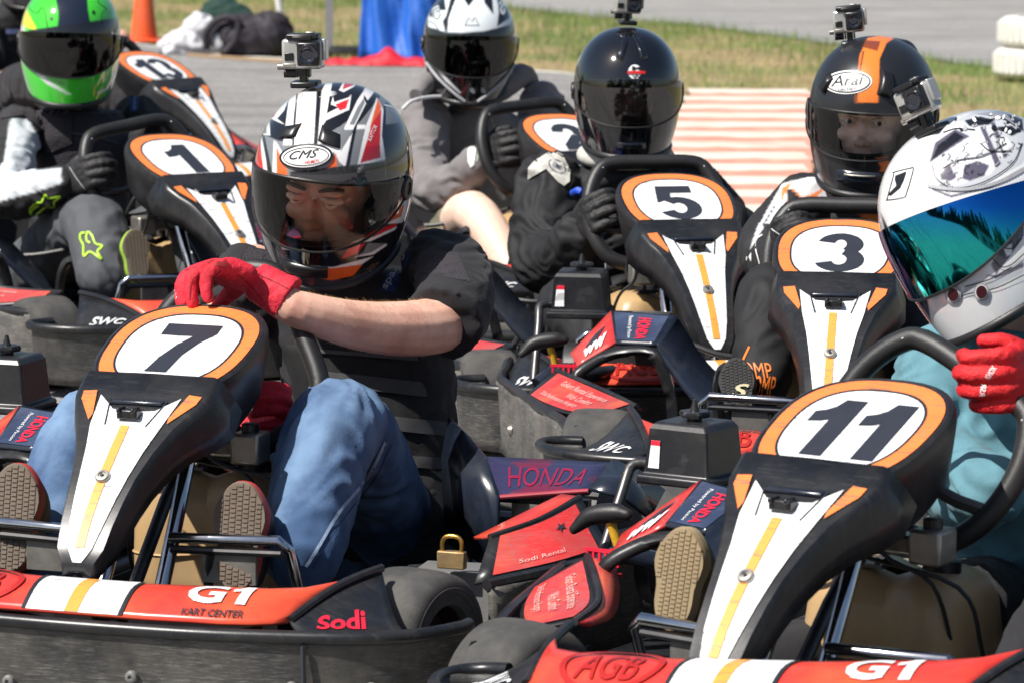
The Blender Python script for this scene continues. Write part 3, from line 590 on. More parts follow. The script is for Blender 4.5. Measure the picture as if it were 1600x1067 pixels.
    A('front_cross_box', box((0, -.80, .10), (.56, .06, .12)), blackp)
    for s in (-1, 1): A('frame_rail', tube([(s*.12, -.86, .06), (s*.27, -.70, .06), (s*.31, -.3, .06), (s*.31, .3, .06), (s*.28, .6, .08)], .014, 10, sm=4), darkst)
    def tankv():
        rows = []
        for (z, sx, sy) in ((.05, .085, .07), (.07, .115, .095), (.13, .130, .10), (.20, .128, .10), (.255, .122, .095), (.283, .110, .085), (.297, .085, .065), (.302, .04, .03)):
            r_ = []
            for i in range(40):
                t = 2*math.pi*i/40; n = 5; ct, st = math.cos(t), math.sin(t); x = sx*math.copysign(abs(ct)**(2/n), ct); y = sy*math.copysign(abs(st)**(2/n), st)
                if y < 0: y *= 1-.35*math.exp(-(x/.03)**2)
                r_.append(Vector((x, -.33+y, z-(.015*math.exp(-(x/.025)**2) if z > .25 else 0))))
            rows.append(r_+[r_[0]])
        return grid(rows)
    tk = A('fuel_tank', tankv(), tankm, angle=60); A('tank_cap', lathe([(.295, 0), (.295, .028), (.312, .028), (.316, .022), (.316, 0)], (.06, -.33, 0), 'Z', 20), blackp, tk)
    A('mould_seam', tube([Vector((1.004*.1295*math.copysign(abs(math.cos(t))**.4, math.cos(t)), -.33+.1003*math.copysign(abs(math.sin(t))**.4, math.sin(t))*(1 if math.sin(t) > 0 else 1-.35*math.exp(-(.1295*math.copysign(abs(math.cos(t))**.4, math.cos(t))/.03)**2)), .165)) for t in [2*math.pi*i/48 for i in range(48)]], .0022, 6, closed=True), tankm, tk)
    for j_, (xa, xb) in enumerate(((-.08, -.12), (.03, .10), (-.02, .14))): A('cable', tube([(xa, -.48, .42), (xa*1.1, -.46, .34), (xb, -.44, .30), (xb*1.15, -.40, .20), (xb*1.2, -.34, .06)], .0035, 6, sm=5), griprub)
    A('tank_fitting', join(box((-.035, -.37, .302), (.05, .02, .006)), tube([(-.045, -.37, .30), (-.045, -.37, .318)], .004, 6), tube([(-.025, -.37, .30), (-.02, -.37, .312)], .004, 6)), darkst, tk)
    mc = A('master_cylinder', join(box((.02, -.40, .345), (.17, .04, .028)), box((-.06, -.40, .345), (.05, .05, .045)), box((.09, -.42, .350), (.05, .055, .05))), alu); bev(mc, .005)
    A('reservoir_cap', lathe([(.37, 0), (.37, .014), (.388, .014), (.39, .010), (.39, 0)], (.09, -.42, 0), 'Z', 16), blackp, mc)
    for x in (-.045, .045): A('steering_strut', tube([(x*.8, -.50, .46), (x, -.56, .36), (x*1.1, -.66, .20), (x*1.15, -.74, .08)], .0122, 12, sm=3), chrome)
    A('hose', tube([(-.02, -.36, .36), (-.05, -.36, .42), (-.08, -.34, .36), (-.07, -.35, .31)], .005, 8, sm=5), griprub)
    for s in (-1, 1):
        bp = A('foot_bar', tube([(s*.055, -.66, .243), (s*.238, -.66, .249), (s*.252, -.655, .235), (s*.255, -.60, .12)], .0085, 10), chrome)
        A('lower_bar', tube([(s*.055, -.655, .224), (s*.240, -.655, .229)], .0065, 8), darkst, bp)
        pl_ = A('pedal', tube([(s*.11, -.62, .08), (s*.11, -.64, .16), (s*.12, -.65, .22)], .008, 8), darkst); A('pedal_pad', box((s*.15, -.648, .20), (.09, .008, .05)), alu, pl_)
        A('seat_stay', tube([(s*.29, .1, .06), (s*.24, .2, .10), (s*.18, .28, .16)], .008, 8), darkst)
    sec = []
    for (y, z, w, d) in ((-.02, .10, .12, .03), (.10, .06, .14, .04), (.24, .06, .15, .05), (.33, .13, .155, .06), (.40, .22, .155, .06), (.44, .30, .14, .05), (.46, .36, .11, .04)):
        n_ = Vector((0, -.25, 1)) if z < .12 else Vector((0, -1, .25)); n_.normalize()
        sec.append([Vector((w*math.sin(a_), y, z))+n_*d*(1-math.cos(a_))*1.3 for a_ in np.linspace(-math.pi/2, math.pi/2, 13)])
    st = A('seat', grid([ [Vector(p) for p in c] for c in sec]), seatm); solid(st, .02, 0)
    # --- steering wheel (own frame so that it can be turned)
    sw = bpy.data.objects.new('steering_wheel', None); COL.objects.link(sw); sw.parent = k; sw.location = (0, -.285, .462)
    sw.rotation_mode = 'QUATERNION'
    pts = [(-.095, .128), (0, .130), (.095, .128), (.128, .105), (.150, .055), (.155, 0), (.145, -.05), (.118, -.092), (.075, -.110), (0, -.112), (-.075, -.110), (-.118, -.092), (-.145, -.05), (-.155, 0), (-.150, .055), (-.128, .105)]
    V, F = tube([(x, 0, z) for x, z in pts], .0168, 14, closed=True, sm=4); rimo = add('rim', V, F, griprub, sw)
    for s in (-1, 1):
        add('spoke', *tube([(s*.15, -.002, -.02), (s*.08, -.012, -.035), (0, -.02, -.02)], .010, 8, sm=3), darkst, sw)
        add('seam_line', *tube([(s*.118, -.0172, .112), (s*.112, -.004, .132)], .0012, 5), white_s, sw)
    add('hub', *lathe([(-.04, 0), (-.04, .03), (.01, .035), (.012, 0)], (0, 0, -.02), 'Y', 20), blackp, sw)
    A('steering_column', tube([(0, -.30, .46), (0, -.55, .28), (0, -.72, .12)], .011, 10), darkst)
    return k
def tilt_wheel(k, turn, dx=0.0):
    sw = [c for c in k.children if c.name.startswith('steering_wheel')][0]
    sw.rotation_quaternion = (Matrix.Rotation(R(-23), 4, 'X') @ Matrix.Rotation(R(turn), 4, 'Y')).to_quaternion()
def copy_tree(o, parent=None):
    c = o.copy(); COL.objects.link(c)
    if parent is not None: c.parent = parent
    for ch in list(o.children): copy_tree(ch, c)
    return c

def ribbon(P, w):
    P = [Vector((x, y)) for x, y in P]; Lf, Rt = [], []
    for i, p in enumerate(P):
        a = P[max(0, i-1)]; b = P[min(len(P)-1, i+1)]; t = (b-a).normalized(); n = Vector((-t.y, t.x)); ww_ = w[i] if isinstance(w, list) else w
        Lf.append(p+n*ww_/2); Rt.append(p-n*ww_/2)
    return [(v.x, v.y) for v in Lf+Rt[::-1]]
def arc(cx, cy, rx, ry, a0, a1, n=14): return [(cx+rx*math.cos(R(a0+(a1-a0)*i/n)), cy+ry*math.sin(R(a0+(a1-a0)*i/n))) for i in range(n+1)]
def ringseg(cx, cy, rx, ry, tx, ty, a0, a1, n=18):
    o = arc(cx, cy, rx, ry, a0, a1, n); i = arc(cx, cy, rx-tx, ry-ty, a0, a1, n); return o+i[::-1]
DIG['3'] = [ringseg(.50, .71, .46, .30, .34, .17, 165, -62), ringseg(.50, .30, .50, .32, .35, .18, 75, -160)]
DIG['5'] = [[(.10, 1), (.90, 1), (.90, .79), (.40, .79), (.37, .66), (.37, .62), (.06, .50), (.02, .50)], ringseg(.48, .32, .50, .34, .34, .18, 132, -158)]
DIG['2'] = [ringseg(.50, .68, .46, .33, .33, .19, 175, -35), [(.86, .50), (.54, .58), (.06, .20), (.02, 0), (.96, 0), (.96, .22), (.48, .22), (.80, .42)]]
DIG['9'] = [ringseg(.50, .66, .48, .34, .32, .17, 0, 359)]
def add_number(k, num):
    plate = [c for c in k.children if c.name.startswith('number_plate')][0]
    C = Vector((0, -.5, .5126)); up = Vector((0, .924, .383)); nr = Vector((0, -.383, .924)); H_ = .150; Wd = .098
    n = len(num); xs = [(-.5*Wd)] if n == 1 else [-.086, -.006 if num == '11' else -.012]
    for i, ch in enumerate(num):
        w_ = Wd if (n == 1 or ch != '1') else Wd*.92
        if n > 1 and ch == '3': w_ = .088
        V, F = [], []
        for j, poly in enumerate(DIG[ch]):
            m_ = len(V); V += [C+Vector((xs[i]+w_*x, 0, 0))+up*((y-.5)*H_)+nr*(.0042+.0003*j) for x, y in poly]; F.append(tuple(range(m_, m_+len(poly))))
        bm = bmesh.new(); vs = [bm.verts.new(v) for v in V]
        for f in F: bm.faces.new([vs[q] for q in f])
        bmesh.ops.triangulate(bm, faces=bm.faces[:]); bmesh.ops.recalc_face_normals(bm, faces=bm.faces[:])
        me = bpy.data.meshes.new('digit'); bm.to_mesh(me); bm.free(); me.materials.append(digit_m); o = bpy.data.objects.new('digit', me); COL.objects.link(o); o.parent = plate

proto = make_kart(); karts = {}
KL = {'7': 'go-kart with number 7 on its orange ringed plate, nearest on the left', '1': 'go-kart with number 1 plate, under the driver in the bright green helmet',
      '13': 'go-kart with number 13 plate, farthest back beside the orange cone', '5': 'go-kart with number 5 plate, driven by the person in the plain black helmet',
      '3': 'go-kart with number 3 plate, whose driver wears a black helmet with orange stripe', '11': 'go-kart with number 11 plate, nearest on the right',
      '2': 'go-kart with its number plate half hidden, driven by the person in the grey hoodie'}
TURN = {'7': 60, '1': -9, '13': -15, '5': 0, '3': 0, '11': 26, '2': -5}
first = True
for key in ('7', '11', '3', '5', '1', '2', '13'):
    k = proto if first else copy_tree(proto); karts[key] = k
    first = False
for key, k in karts.items():
    x, y, a = KART[key]; k.location = (x, y, 0); k.rotation_euler.z = a; tag(k, KL[key], 'go-kart', 'rental go-karts packed together')
    add_number(k, key); tilt_wheel(k, TURN[key])
STEER = {'7': -16, '11': -12, '1': 6, '13': 8, '5': 0, '3': -4, '2': 5}
for key, k in karts.items():
    for c in k.children:
        if c.name.startswith('front_wheel'): c.rotation_euler.z = R(STEER[key])
nb = lambda key: [c for c in karts[key].children if c.name.startswith('nose_bumper')][0]
nb('7').location.x = .034
nb('11').location = (.088, -.012, .055); nb('11').rotation_euler.y = R(-6)
bpy.context.view_layer.update()

# ------------------------------------------------------------------ projecting prints onto finished surfaces
VIEW = Vector((0, 0, CAMH))
def bvh_of(objs):
    V, F = [], []
    for o in objs:
        M = o.matrix_world; n = len(V); off = o.parent and WORLD_PARENTS.get(o.name)
        L0 = WORLD_PARENTS.get(o.name) or Vector((0, 0, 0))
        V += [v.co+L0 for v in o.data.vertices]; F += [tuple(i+n for i in p.vertices) for p in o.data.polygons]
    return BVHTree.FromPolygons(V, F)
def decal(name, V2, F, tree, m, parent, off=.0012, maxe=8.0):
    V2, F = dense(V2, F, maxe); P = []; ok = []
    for x, y in V2:
        d = ray(x, y).normalized(); h = tree.ray_cast(VIEW, d)
        if h[0] is None: P.append(Vector((0, 0, 0))); ok.append(False)
        else: P.append(h[0]-d*off); ok.append(True)
    F = [f for f in F if all(ok[i] for i in f) and max((P[f[i]]-P[f[i-1]]).length for i in range(len(f))) < .06]
    if not F: print('decal missed', name, V2[:1]); return None
    F2 = []
    for f in F:
        n = (P[f[1]]-P[f[0]]).cross(P[f[2]]-P[f[0]]); F2.append(f if n.dot(P[f[0]]-VIEW) < 0 else f[::-1])
    used = sorted({i for f in F2 for i in f}); mp = {i: j for j, i in enumerate(used)}
    return add(name, [P[i] for i in used], [tuple(mp[i] for i in f) for f in F2], m, parent, smooth=True, angle=60)
def print_poly(name, P, tree, m, parent, off=.0012, maxe=8.0): return decal(name, P, [tuple(range(len(P)))], tree, m, parent, off, maxe)
def print_line(name, P, w, tree, m, parent, off=.0015, closed=False, maxe=8.0):
    Q = [(v.x, v.y) for v in spline([(x, y, 0) for x, y in P], 4, closed)] if len(P) > 2 else P
    n = len(Q); V, F = [], []
    for i in range(n):
        a = Vector(Q[(i-1) % n if closed else max(0, i-1)]); b = Vector(Q[(i+1) % n if closed else min(n-1, i+1)]); t = (b-a).normalized(); nn = Vector((-t.y, t.x))*w/2; p = Vector(Q[i]); V += [tuple(p+nn), tuple(p-nn)]
    for i in range(n if closed else n-1): j = (i+1) % n; F.append((2*i, 2*i+1, 2*j+1, 2*j))
    return decal(name, V, F, tree, m, parent, off, maxe)
def print_text(name, s, o, ux, uy, tree, m, parent, offset=.0, shear=0.0, off=.0018, maxe=8.0):
    """o = lower left corner in the photograph, ux = baseline vector, uy = up vector, all in photo pixels"""
    V, F, asp = text2d(s, offset, shear); return decal(name, [(o[0]+ux[0]*u+uy[0]*v, o[1]+ux[1]*u+uy[1]*v) for u, v in V], F, tree, m, parent, off, maxe)
def zz(sx, ox, oy, P): return [(ox+x/sx, oy+y/sx) for x, y in P]
def inpoly(X, Y, P):
    ins = np.zeros(len(X), bool); n = len(P)
    for i in range(n):
        x1, y1 = P[i]; x2, y2 = P[(i+1) % n]
        if y1 == y2: continue
        c = ((y1 > Y) != (y2 > Y)) & (X < (x2-x1)*(Y-y1)/(y2-y1)+x1); ins ^= c
    return ins
def paint(o, base, polys):
    """flat artwork baked as a colour attribute: list of (colour, outline) laid over the side seen in the photograph"""
    me = o.data; n = len(me.vertices); co = np.empty(n*3); me.vertices.foreach_get('co', co); co = co.reshape(-1, 3); L0 = WORLD_PARENTS.get(o.name) or Vector((0, 0, 0)); co = co+np.array(L0)
    nr = np.empty(n*3); me.vertices.foreach_get('normal', nr); nr = nr.reshape(-1, 3); face = ((np.array(VIEW)-co)*nr).sum(1) > 0
    uv = project_np(co); c = np.ones((n, 4)); c[:, :3] = base(co) if callable(base) else base
    for col, P in polys:
        cov = sum(inpoly(uv[:, 0]+dx, uv[:, 1]+dy, P).astype(float) for dx, dy in ((0, 0), (.9, .3), (-.9, -.3), (.3, -.9), (-.3, .9)))/5*face
        c[:, :3] = c[:, :3]*(1-cov[:, None])+np.array(col)*cov[:, None]
    at_ = me.color_attributes.new('Col', 'FLOAT_COLOR', 'POINT'); at_.data.foreach_set('color', c.ravel())

# ------------------------------------------------------------------ helmets
def hsurf(phi, z, off=0.0, a=.130, b=.156, c=.150, lo=.152):
    a += off; b += off; c += off; s, q = math.sin(phi), math.cos(phi)
    if z >= 0: r = max(0.0, 1-(z/c)**2.25)**(1/2.25); fs = ff = fb = 1.0
    else:
        t = -z/lo; r = 1.0; fs = 1-.20*t**2.2; ff = 1-.07*t**2; fb = 1-.34*t**1.6
    n = 2.12; x = math.copysign(abs(s)**(2/n), s)*a*r*fs; y = -math.copysign(abs(q)**(2/n), q)*b*r*(ff if q > 0 else fb)
    dz = 0.0
    if z < -.05: dz = .028*((-z-.05)/.10)*(1-q)/2    # rear edge sits higher than the chin
    return Vector((x, y, z+dz))
def vtop(p): return .048-.030*(1-math.cos(p))
def vbot(p): return -.070+.062*(1-math.cos(p))**1.25
def make_helmet(key, px, py, yl, yaw, pitch, roll, parent, shell_m, visor_m, vt=0.0, polys=None, base=None, nu=150, nv=80, scale=1.0, loc=None, trim=None):
    C = loc or W(key, px, py, yl); vtop = lambda p: .048+vt-(.030+vt)*(1-math.cos(p))
    M = Matrix.Translation(C) @ Matrix.Rotation(R(yaw), 4, 'Z') @ Matrix.Rotation(R(roll), 4, 'Y') @ Matrix.Rotation(R(pitch), 4, 'X') @ Matrix.Scale(scale, 4)
    zs = [.1498*math.sin(math.pi/2*(1-i/(nv*.5))) for i in range(int(nv*.5))] + [-.152*i/(nv*.5) for i in range(int(nv*.5)+1)]
    ph = [-math.pi+2*math.pi*i/nu for i in range(nu)]
    V = [hsurf(p, z) for z in zs for p in ph]; F = []
    def inport(p, z): return abs(p) < R(74) and vbot(p)+.010 < z < vtop(p)-.003
    for j in range(len(zs)-1):
        for i in range(nu):
            a = j*nu+i; b = j*nu+(i+1) % nu; p = ph[i]+math.pi/nu; z = (zs[j]+zs[j+1])/2
            if inport(p, z): continue
            F.append((b, a, a+nu, b+nu))
    F.append(tuple(range(nu)))
    hl = add('helmet', [M @ v for v in V], F, shell_m, parent, angle=0)
    if polys is not None: paint(hl, base if base is not None else (.02, .02, .02), polys)
    lin = mat('helmet_lining', (.02, .02, .021), .95)
    Vi = [M @ (hsurf(p, z, -.006)) for z in zs[2:] for p in ph]; Fi = [tuple(i-2*nu for i in f) for f in F[:-1] if min(f) >= 2*nu]; add('lining', Vi, [f[::-1] for f in Fi], lin, hl, angle=0)
    bg_ = [[M @ hsurf(R(a_), vbot(R(a_))+h_, o_) for a_ in range(-38, 39, 4)] for h_, o_ in ((-.004, -.006), (.004, -.010), (.010, -.015))]; add('breath_guard', *grid(bg_), mat('breath_guard_rubber', (.03, .03, .031), .6), hl, angle=0)
    trim = trim or mat('helmet_trim_rubber', (.012, .012, .013), .45)
    # visor shell
    pr = [R(-84)+R(168)*i/60 for i in range(61)]; rows = []
    for t in np.linspace(0, 1, 13): rows.append([M @ hsurf(p, vbot(p)+(vtop(p)-vbot(p))*t, .0045) for p in pr])
    vz = add('visor', grid(rows)[0], grid(rows)[1], visor_m, hl, angle=0); bb = vz.data; 
    add('port_gasket', *tube([M @ hsurf(p, vtop(p)-.0035, .0005) for p in [R(-76)+R(152)*i/40 for i in range(41)]]+[M @ hsurf(p, vbot(p)+.010, .001) for p in [R(76)-R(152)*i/40 for i in range(41)]], .0035, 8, closed=True), trim, hl)
    add('visor_edge', *tube([M @ hsurf(p, vbot(p), .005) for p in pr], .0022, 6), trim, hl)
    add('neck_roll', *tube([M @ (hsurf(R(i*6), -.150)*.985) for i in range(60)], .009, 10, closed=True), trim, hl)
    for s in (-1, 1):
        pv = [M @ (hsurf(s*R(88), -.004, .002)+Vector((0, .022*math.cos(t)*q, .022*math.sin(t)*q))+Vector((s*hh, 0, 0))) for (q, hh) in ((1, 0), (.9, .005), (.5, .006), (.45, .003), (.05, .003)) for t in [2*math.pi*i/20 for i in range(20)]]
        Fp = [(j*20+i, j*20+(i+1) % 20, (j+1)*20+(i+1) % 20, (j+1)*20+i) for j in range(4) for i in range(20)]; add('visor_pivot', pv, Fp, trim, hl)
    return hl, vz, M
def vent(M, phi, z, w, h, hl, m, d=.006, rot=0.0):
    """a small raised scoop on the shell"""
    rows = []
    for v in np.linspace(-1, 1, 9):
        row = []
        for u in np.linspace(-1, 1, 9):
            e = max(0, 1-u**4)*max(0, 1-v**4); uu = u*math.cos(rot)-v*math.sin(rot)*h/w; vv = v*math.cos(rot)+u*math.sin(rot)*w/h
            row.append(M @ hsurf(phi+uu*w/.14, z+vv*h, .001+d*e**.6))
        rows.append(row)
    return add('vent', *grid(rows), m, hl, angle=0)
cam_case = mat('camera_housing', (.46, .46, .44), .18, .35, coat=.6, var=.15); cam_blk = mat('camera_black', (.012, .012, .013), .3, bump=.05); lensm = mat('lens_glass', (.01, .012, .02), .05, coat=1.0)
def action_camera(C, yaw, pitch, roll, label, s=1.0, stem=.028):
    """C = middle of the housing"""
    r_ = root('action_camera', C, label, 'action camera', 'action cameras on top of helmets')
    M = Matrix.Translation(C) @ Matrix.Rotation(R(yaw), 4, 'Z') @ Matrix.Rotation(R(roll), 4, 'Y') @ Matrix.Rotation(R(pitch), 4, 'X') @ Matrix.Scale(s, 4)
    def B(n, c, sz, m, w=.002, p=r_): V, F = box(c, sz, M); return bev(add(n, V, F, m, p, smooth=True), w*s, 2)
    h = B('housing', (0, 0, 0), (.062, .030, .046), cam_case, .005)
    ln = B('lens_block', (.012, -.020, .001), (.034, .016, .036), cam_blk, .003, h)
    add('lens', *[x for x in (lambda VF: ([M @ v for v in VF[0]], VF[1]))(lathe([(-.029, 0), (-.0295, .006), (-.029, .009), (-.031, .012), (-.031, .0145), (-.027, .0155)], (.012, 0, .001), 'Y', 24))], lensm, ln)
    B('display_window', (-.019, -.0158, -.004), (.014, .002, .012), cam_blk, .001, h); B('front_badge', (-.019, -.0156, -.017), (.018, .002, .006), alu, .0008, h)
    B('latch', (.002, -.004, .0265), (.050, .030, .008), cam_blk, .002, h); B('shutter_button', (.012, -.004, .032), (.012, .010, .003), alu, .001, h); B('latch_hook', (.002, -.020, .0245), (.030, .004, .006), cam_blk, .001, h)
    B('side_latch', (.034, 0, .006), (.006, .022, .034), cam_case, .002, h)
    m_ = B('mount', (0, 0, -.0245-stem*.35), (.012, .016, stem*.9), cam_blk, .002)
    for dx in (-.009, .009): B('mount_finger', (dx, 0, -.028), (.003, .016, .016), cam_blk, .001, m_)
    add('thumb_screw', *(lambda VF: ([M @ v for v in VF[0]], VF[1]))(tube([(-.030, 0, -.030), (-.012, 0, -.030)], .007, 10)), cam_blk, m_); add('thumb_screw_tip', *(lambda VF: ([M @ v for v in VF[0]], VF[1]))(tube([(-.040, 0, -.020), (-.031, 0, -.020)], .005, 10)), alu, m_)
    B('mount_base', (.002, .004, -.026-stem*.75), (.042, .040, .010), cam_blk, .003)
    return r_

# ------------------------------------------------------------------ bodies
def ell_loft(S, n=20):
    """S: (centre, rx, ry, side vector, depth vector)"""
    V = []; F = []; m = len(S)
    for c, rx, ry, X, Y in S:
        for k in range(n):
            t = 2*math.pi*k/n; e = 2.4; ct, st = math.cos(t), math.sin(t)
            V.append(Vector(c)+X*rx*math.copysign(abs(ct)**(2/e), ct)+Y*ry*math.copysign(abs(st)**(2/e), st))
    for i in range(m-1):
        for k in range(n): F.append((i*n+k, i*n+(k+1) % n, (i+1)*n+(k+1) % n, (i+1)*n+k))
    F.append(tuple(range(n))[::-1]); F.append(tuple((m-1)*n+k for k in range(n))); return V, F
def blob(name, pieces, m, parent, voxel=.008, smooth=4, fold=0.0, ffreq=22.0, fdir=None, seed=0, fine=0.0, crease=0.0):
    V, F = join(*pieces); me = bpy.data.meshes.new('tmp'); me.from_pydata([tuple(v) for v in V], [], F); o = bpy.data.objects.new('tmp', me); COL.objects.link(o)
    bm = bmesh.new(); bm.from_mesh(me); bmesh.ops.recalc_face_normals(bm, faces=bm.faces[:]); bm.to_mesh(me); bm.free()
    r_ = o.modifiers.new('r', 'REMESH'); r_.mode = 'VOXEL'; r_.voxel_size = voxel; r_.adaptivity = 0
    if smooth: s_ = o.modifiers.new('s', 'SMOOTH'); s_.factor = .6; s_.iterations = smooth
    dg = bpy.context.evaluated_depsgraph_get(); e = bpy.data.meshes.new_from_object(o.evaluated_get(dg)); bpy.data.objects.remove(o); bpy.data.meshes.remove(me)
    e.name = name; n = len(e.vertices)
    if fold > 0 or fine > 0:
        co = np.empty(n*3); e.vertices.foreach_get('co', co); co = co.reshape(-1, 3); nr = np.empty(n*3); e.vertices.foreach_get('normal', nr); nr = nr.reshape(-1, 3)
        off = Vector((seed*3.1, seed*1.7, seed)); d = np.empty(n); sx, sy, sz = fdir or (1, 1, 1)
        for i in range(n):
            p = Vector((co[i, 0]*ffreq*sx, co[i, 1]*ffreq*sy, co[i, 2]*ffreq*sz))+off
            w = noise.noise(p*.45+off); a = noise.noise(p+Vector((w*2.2, w*2.2, w*2.2))); a2 = math.sqrt(a*a+.01); d[i] = (.8-2.4*a2)*fold + noise.noise(p*2.1)*fine
            if crease: q = p*2.0+Vector((a*1.5, w*3, 0)); d[i] += (max(0, 1-5.5*abs(noise.noise(q)))-.25)*crease*max(0, .35+1.6*noise.noise(p*.6+Vector((9, 4, 2))))
        co = co+nr*d[:, None]; e.vertices.foreach_set('co', co.ravel())
    L0 = WORLD_PARENTS.get(parent.name)
    if L0 is not None:
        co = np.empty(n*3); e.vertices.foreach_get('co', co); co = co.reshape(-1, 3)-np.array(L0); e.vertices.foreach_set('co', co.ravel())
    e.materials.clear(); e.materials.append(m); e.shade_smooth(); e.update()
    ob = bpy.data.objects.new(name, e); COL.objects.link(ob); ob.parent = parent
    if L0 is not None: WORLD_PARENTS[ob.name] = L0
    return ob
def hand_pieces(wrist, knuckle, across, normal, s=1.0, curl=(25, 62, 58), spread=.0205, thick=.0098, thumb=1, thumbdir=None):
    """palm + four curled fingers + thumb; across = direction from the index finger to the little finger"""
    wrist = Vector(wrist); K_ = Vector(knuckle); d = (K_-wrist).normalized(); a = Vector(across); a = (a-d*a.dot(d)).normalized(); n = d.cross(a).normalized()
    if n.dot(Vector(normal)) < 0: n = -n
    P = []; w = spread*s
    for i, (L_, off) in enumerate(((.92, .002), (1.0, .006), (.95, .003), (.80, -.006))):
        b = K_+a*((i-1.5)*w)+d*off*s; th = 0.0; q = b; pts = [b-d*.035*s, b]; rr = [thick*s*1.05, thick*s*1.08]
        for seg, (cu, ln) in enumerate(zip(curl, (.042, .027, .021))):
            th += R(cu); dir_ = d*math.cos(th)-n*math.sin(th); q = q+dir_*ln*L_*s; pts.append(q); rr.append(thick*s*(1.0, .93, .82)[seg]*(.92 if i == 3 else 1))
        P.append(capsule(pts, rr, 10, 3))
    P.append(ell_loft([(wrist-d*.01*s, .026*s, .019*s, a, n), (wrist+d*.02*s, .032*s, .018*s, a, n), (wrist.lerp(K_, .6), .041*s, .0165*s, a, n), (K_-d*.005*s, .042*s, .0125*s, a, n), (K_+d*.004*s, .036*s, .007*s, a, n)]))
    tb = wrist.lerp(K_, .30)-a*.026*s; td = thumbdir or (d*.75-a*.5-n*.45); td = Vector(td).normalized(); t2 = (td*.7+d*.3-n*.6+a*.25).normalized()
    P.append(capsule([tb-td*.012*s, tb+td*.022*s, tb+td*.048*s, tb+td*.048*s+t2*.026*s], [.015*s, .0145*s, .0118*s, .0098*s], 10, 3))
    return P
def cuff_piece(wrist, back, r0, r1, ln): d = (Vector(back)-Vector(wrist)).normalized(); return tube([Vector(wrist)-d*.012, Vector(wrist)+d*ln*.5, Vector(wrist)+d*ln], [r0, (r0+r1)/2, r1], 20)
FY = -.022
def head_pieces(M, face=True):
    """skull, jaw and facial features in the helmet's frame (forward -Y)"""
    M = M @ Matrix.Translation((0, FY, -.007)); E = lambda c, rx, ry, rz: (lambda VF: ([M @ v for v in VF[0]], VF[1]))(sph(c, rx, ry, rz))
    P = [E((0, .015, .02), .072, .088, .098), E((0, -.028, -.035), .055, .055, .075), E((0, -.058, -.092), .024, .020, .022)]
    if face:
        P += [E((0, -.086, -.016), .0085, .012, .028), E((0, -.098, -.034), .0125, .014, .011), E((-.010, -.090, -.038), .008, .009, .007), E((.010, -.090, -.038), .008, .009, .007),
              E((-.030, -.068, .018), .024, .012, .009), E((.030, -.068, .018), .024, .012, .009), E((-.036, -.058, -.028), .022, .018, .018), E((.036, -.058, -.028), .022, .018, .018),
              E((0, -.083, -.064), .022, .009, .0055), E((0, -.082, -.073), .019, .009, .006)]
    return P
def sph(c, rx, ry, rz, n=20, m=12):
    V = []; F = []
    for j in range(m+1):
        t = math.pi*j/m; t = min(max(t, .02), math.pi-.02)
        for i in range(n):
            p = 2*math.pi*i/n; V.append(Vector(c)+Vector((rx*math.sin(t)*math.cos(p), ry*math.sin(t)*math.sin(p), rz*math.cos(t))))
    for j in range(m):
        for i in range(n): F.append((j*n+i, (j+1)*n+i, (j+1)*n+(i+1) % n, j*n+(i+1) % n))
    F.append(tuple(range(n))); F.append(tuple(m*n+i for i in range(n))[::-1]); return V, F
skin = mat('skin', (.62, .34, .24), .48, var=.10, vscale=40, bump=.25, bscale=400, sss=.25, col2=(.50, .24, .17), c2scale=14, c2lo=.45, c2hi=.7)
skin2 = mat('fair_skin', (.84, .59, .47), .48, var=.08, vscale=30, bump=.2, bscale=400, sss=.25)
eye_w = mat('eye_white', (.75, .72, .7), .15); iris = mat('iris', (.07, .05, .035), .15); hairm = mat('dark_hair', (.05, .03, .02), .6, bump=.6, bscale=300)
def eyes(M, parent, open_=1.0):
    M = M @ Matrix.Translation((0, FY, -.007))
    for s in (-1, 1):
        V, F = sph((s*.031, -.068, .004), .0115, .0115, .0115); e = add('eye', [M @ v for v in V], F, eye_w if open_ else mat('shaded_lid', (.40, .20, .15), .5), parent, angle=0)
        V, F = sph((s*.031+.002, -.0775, .0035), .0052, .003, .0052); add('iris', [M @ v for v in V], F, iris, e, angle=0)
        for (dz, t_, w_) in (((.010, .0035, 1.0), (-.009, .0025, .9)) if open_ else ((.004, .0055, 1.0), (-.007, .0035, .9))):
            V, F = capsule([(s*.031-.015*w_, -.071, .003+dz*.3), (s*.031, -.0815, .003+dz), (s*.031+.015*w_, -.070, .003+dz*.3)], t_, 8, 4); add('eyelid', [M @ v for v in V], F, skin2, e, angle=0)
        V, F = capsule([(s*.014, -.082, .024), (s*.031, -.083, .030), (s*.050, -.066, .024)], [.0030, .0038, .0020], 8, 4); add('eyebrow', [M @ v for v in V], F, hairm, parent, angle=0)
def limb(P, r, grow=0.0, n=14, sm=5): return capsule(P, [x+grow for x in r], n, sm)
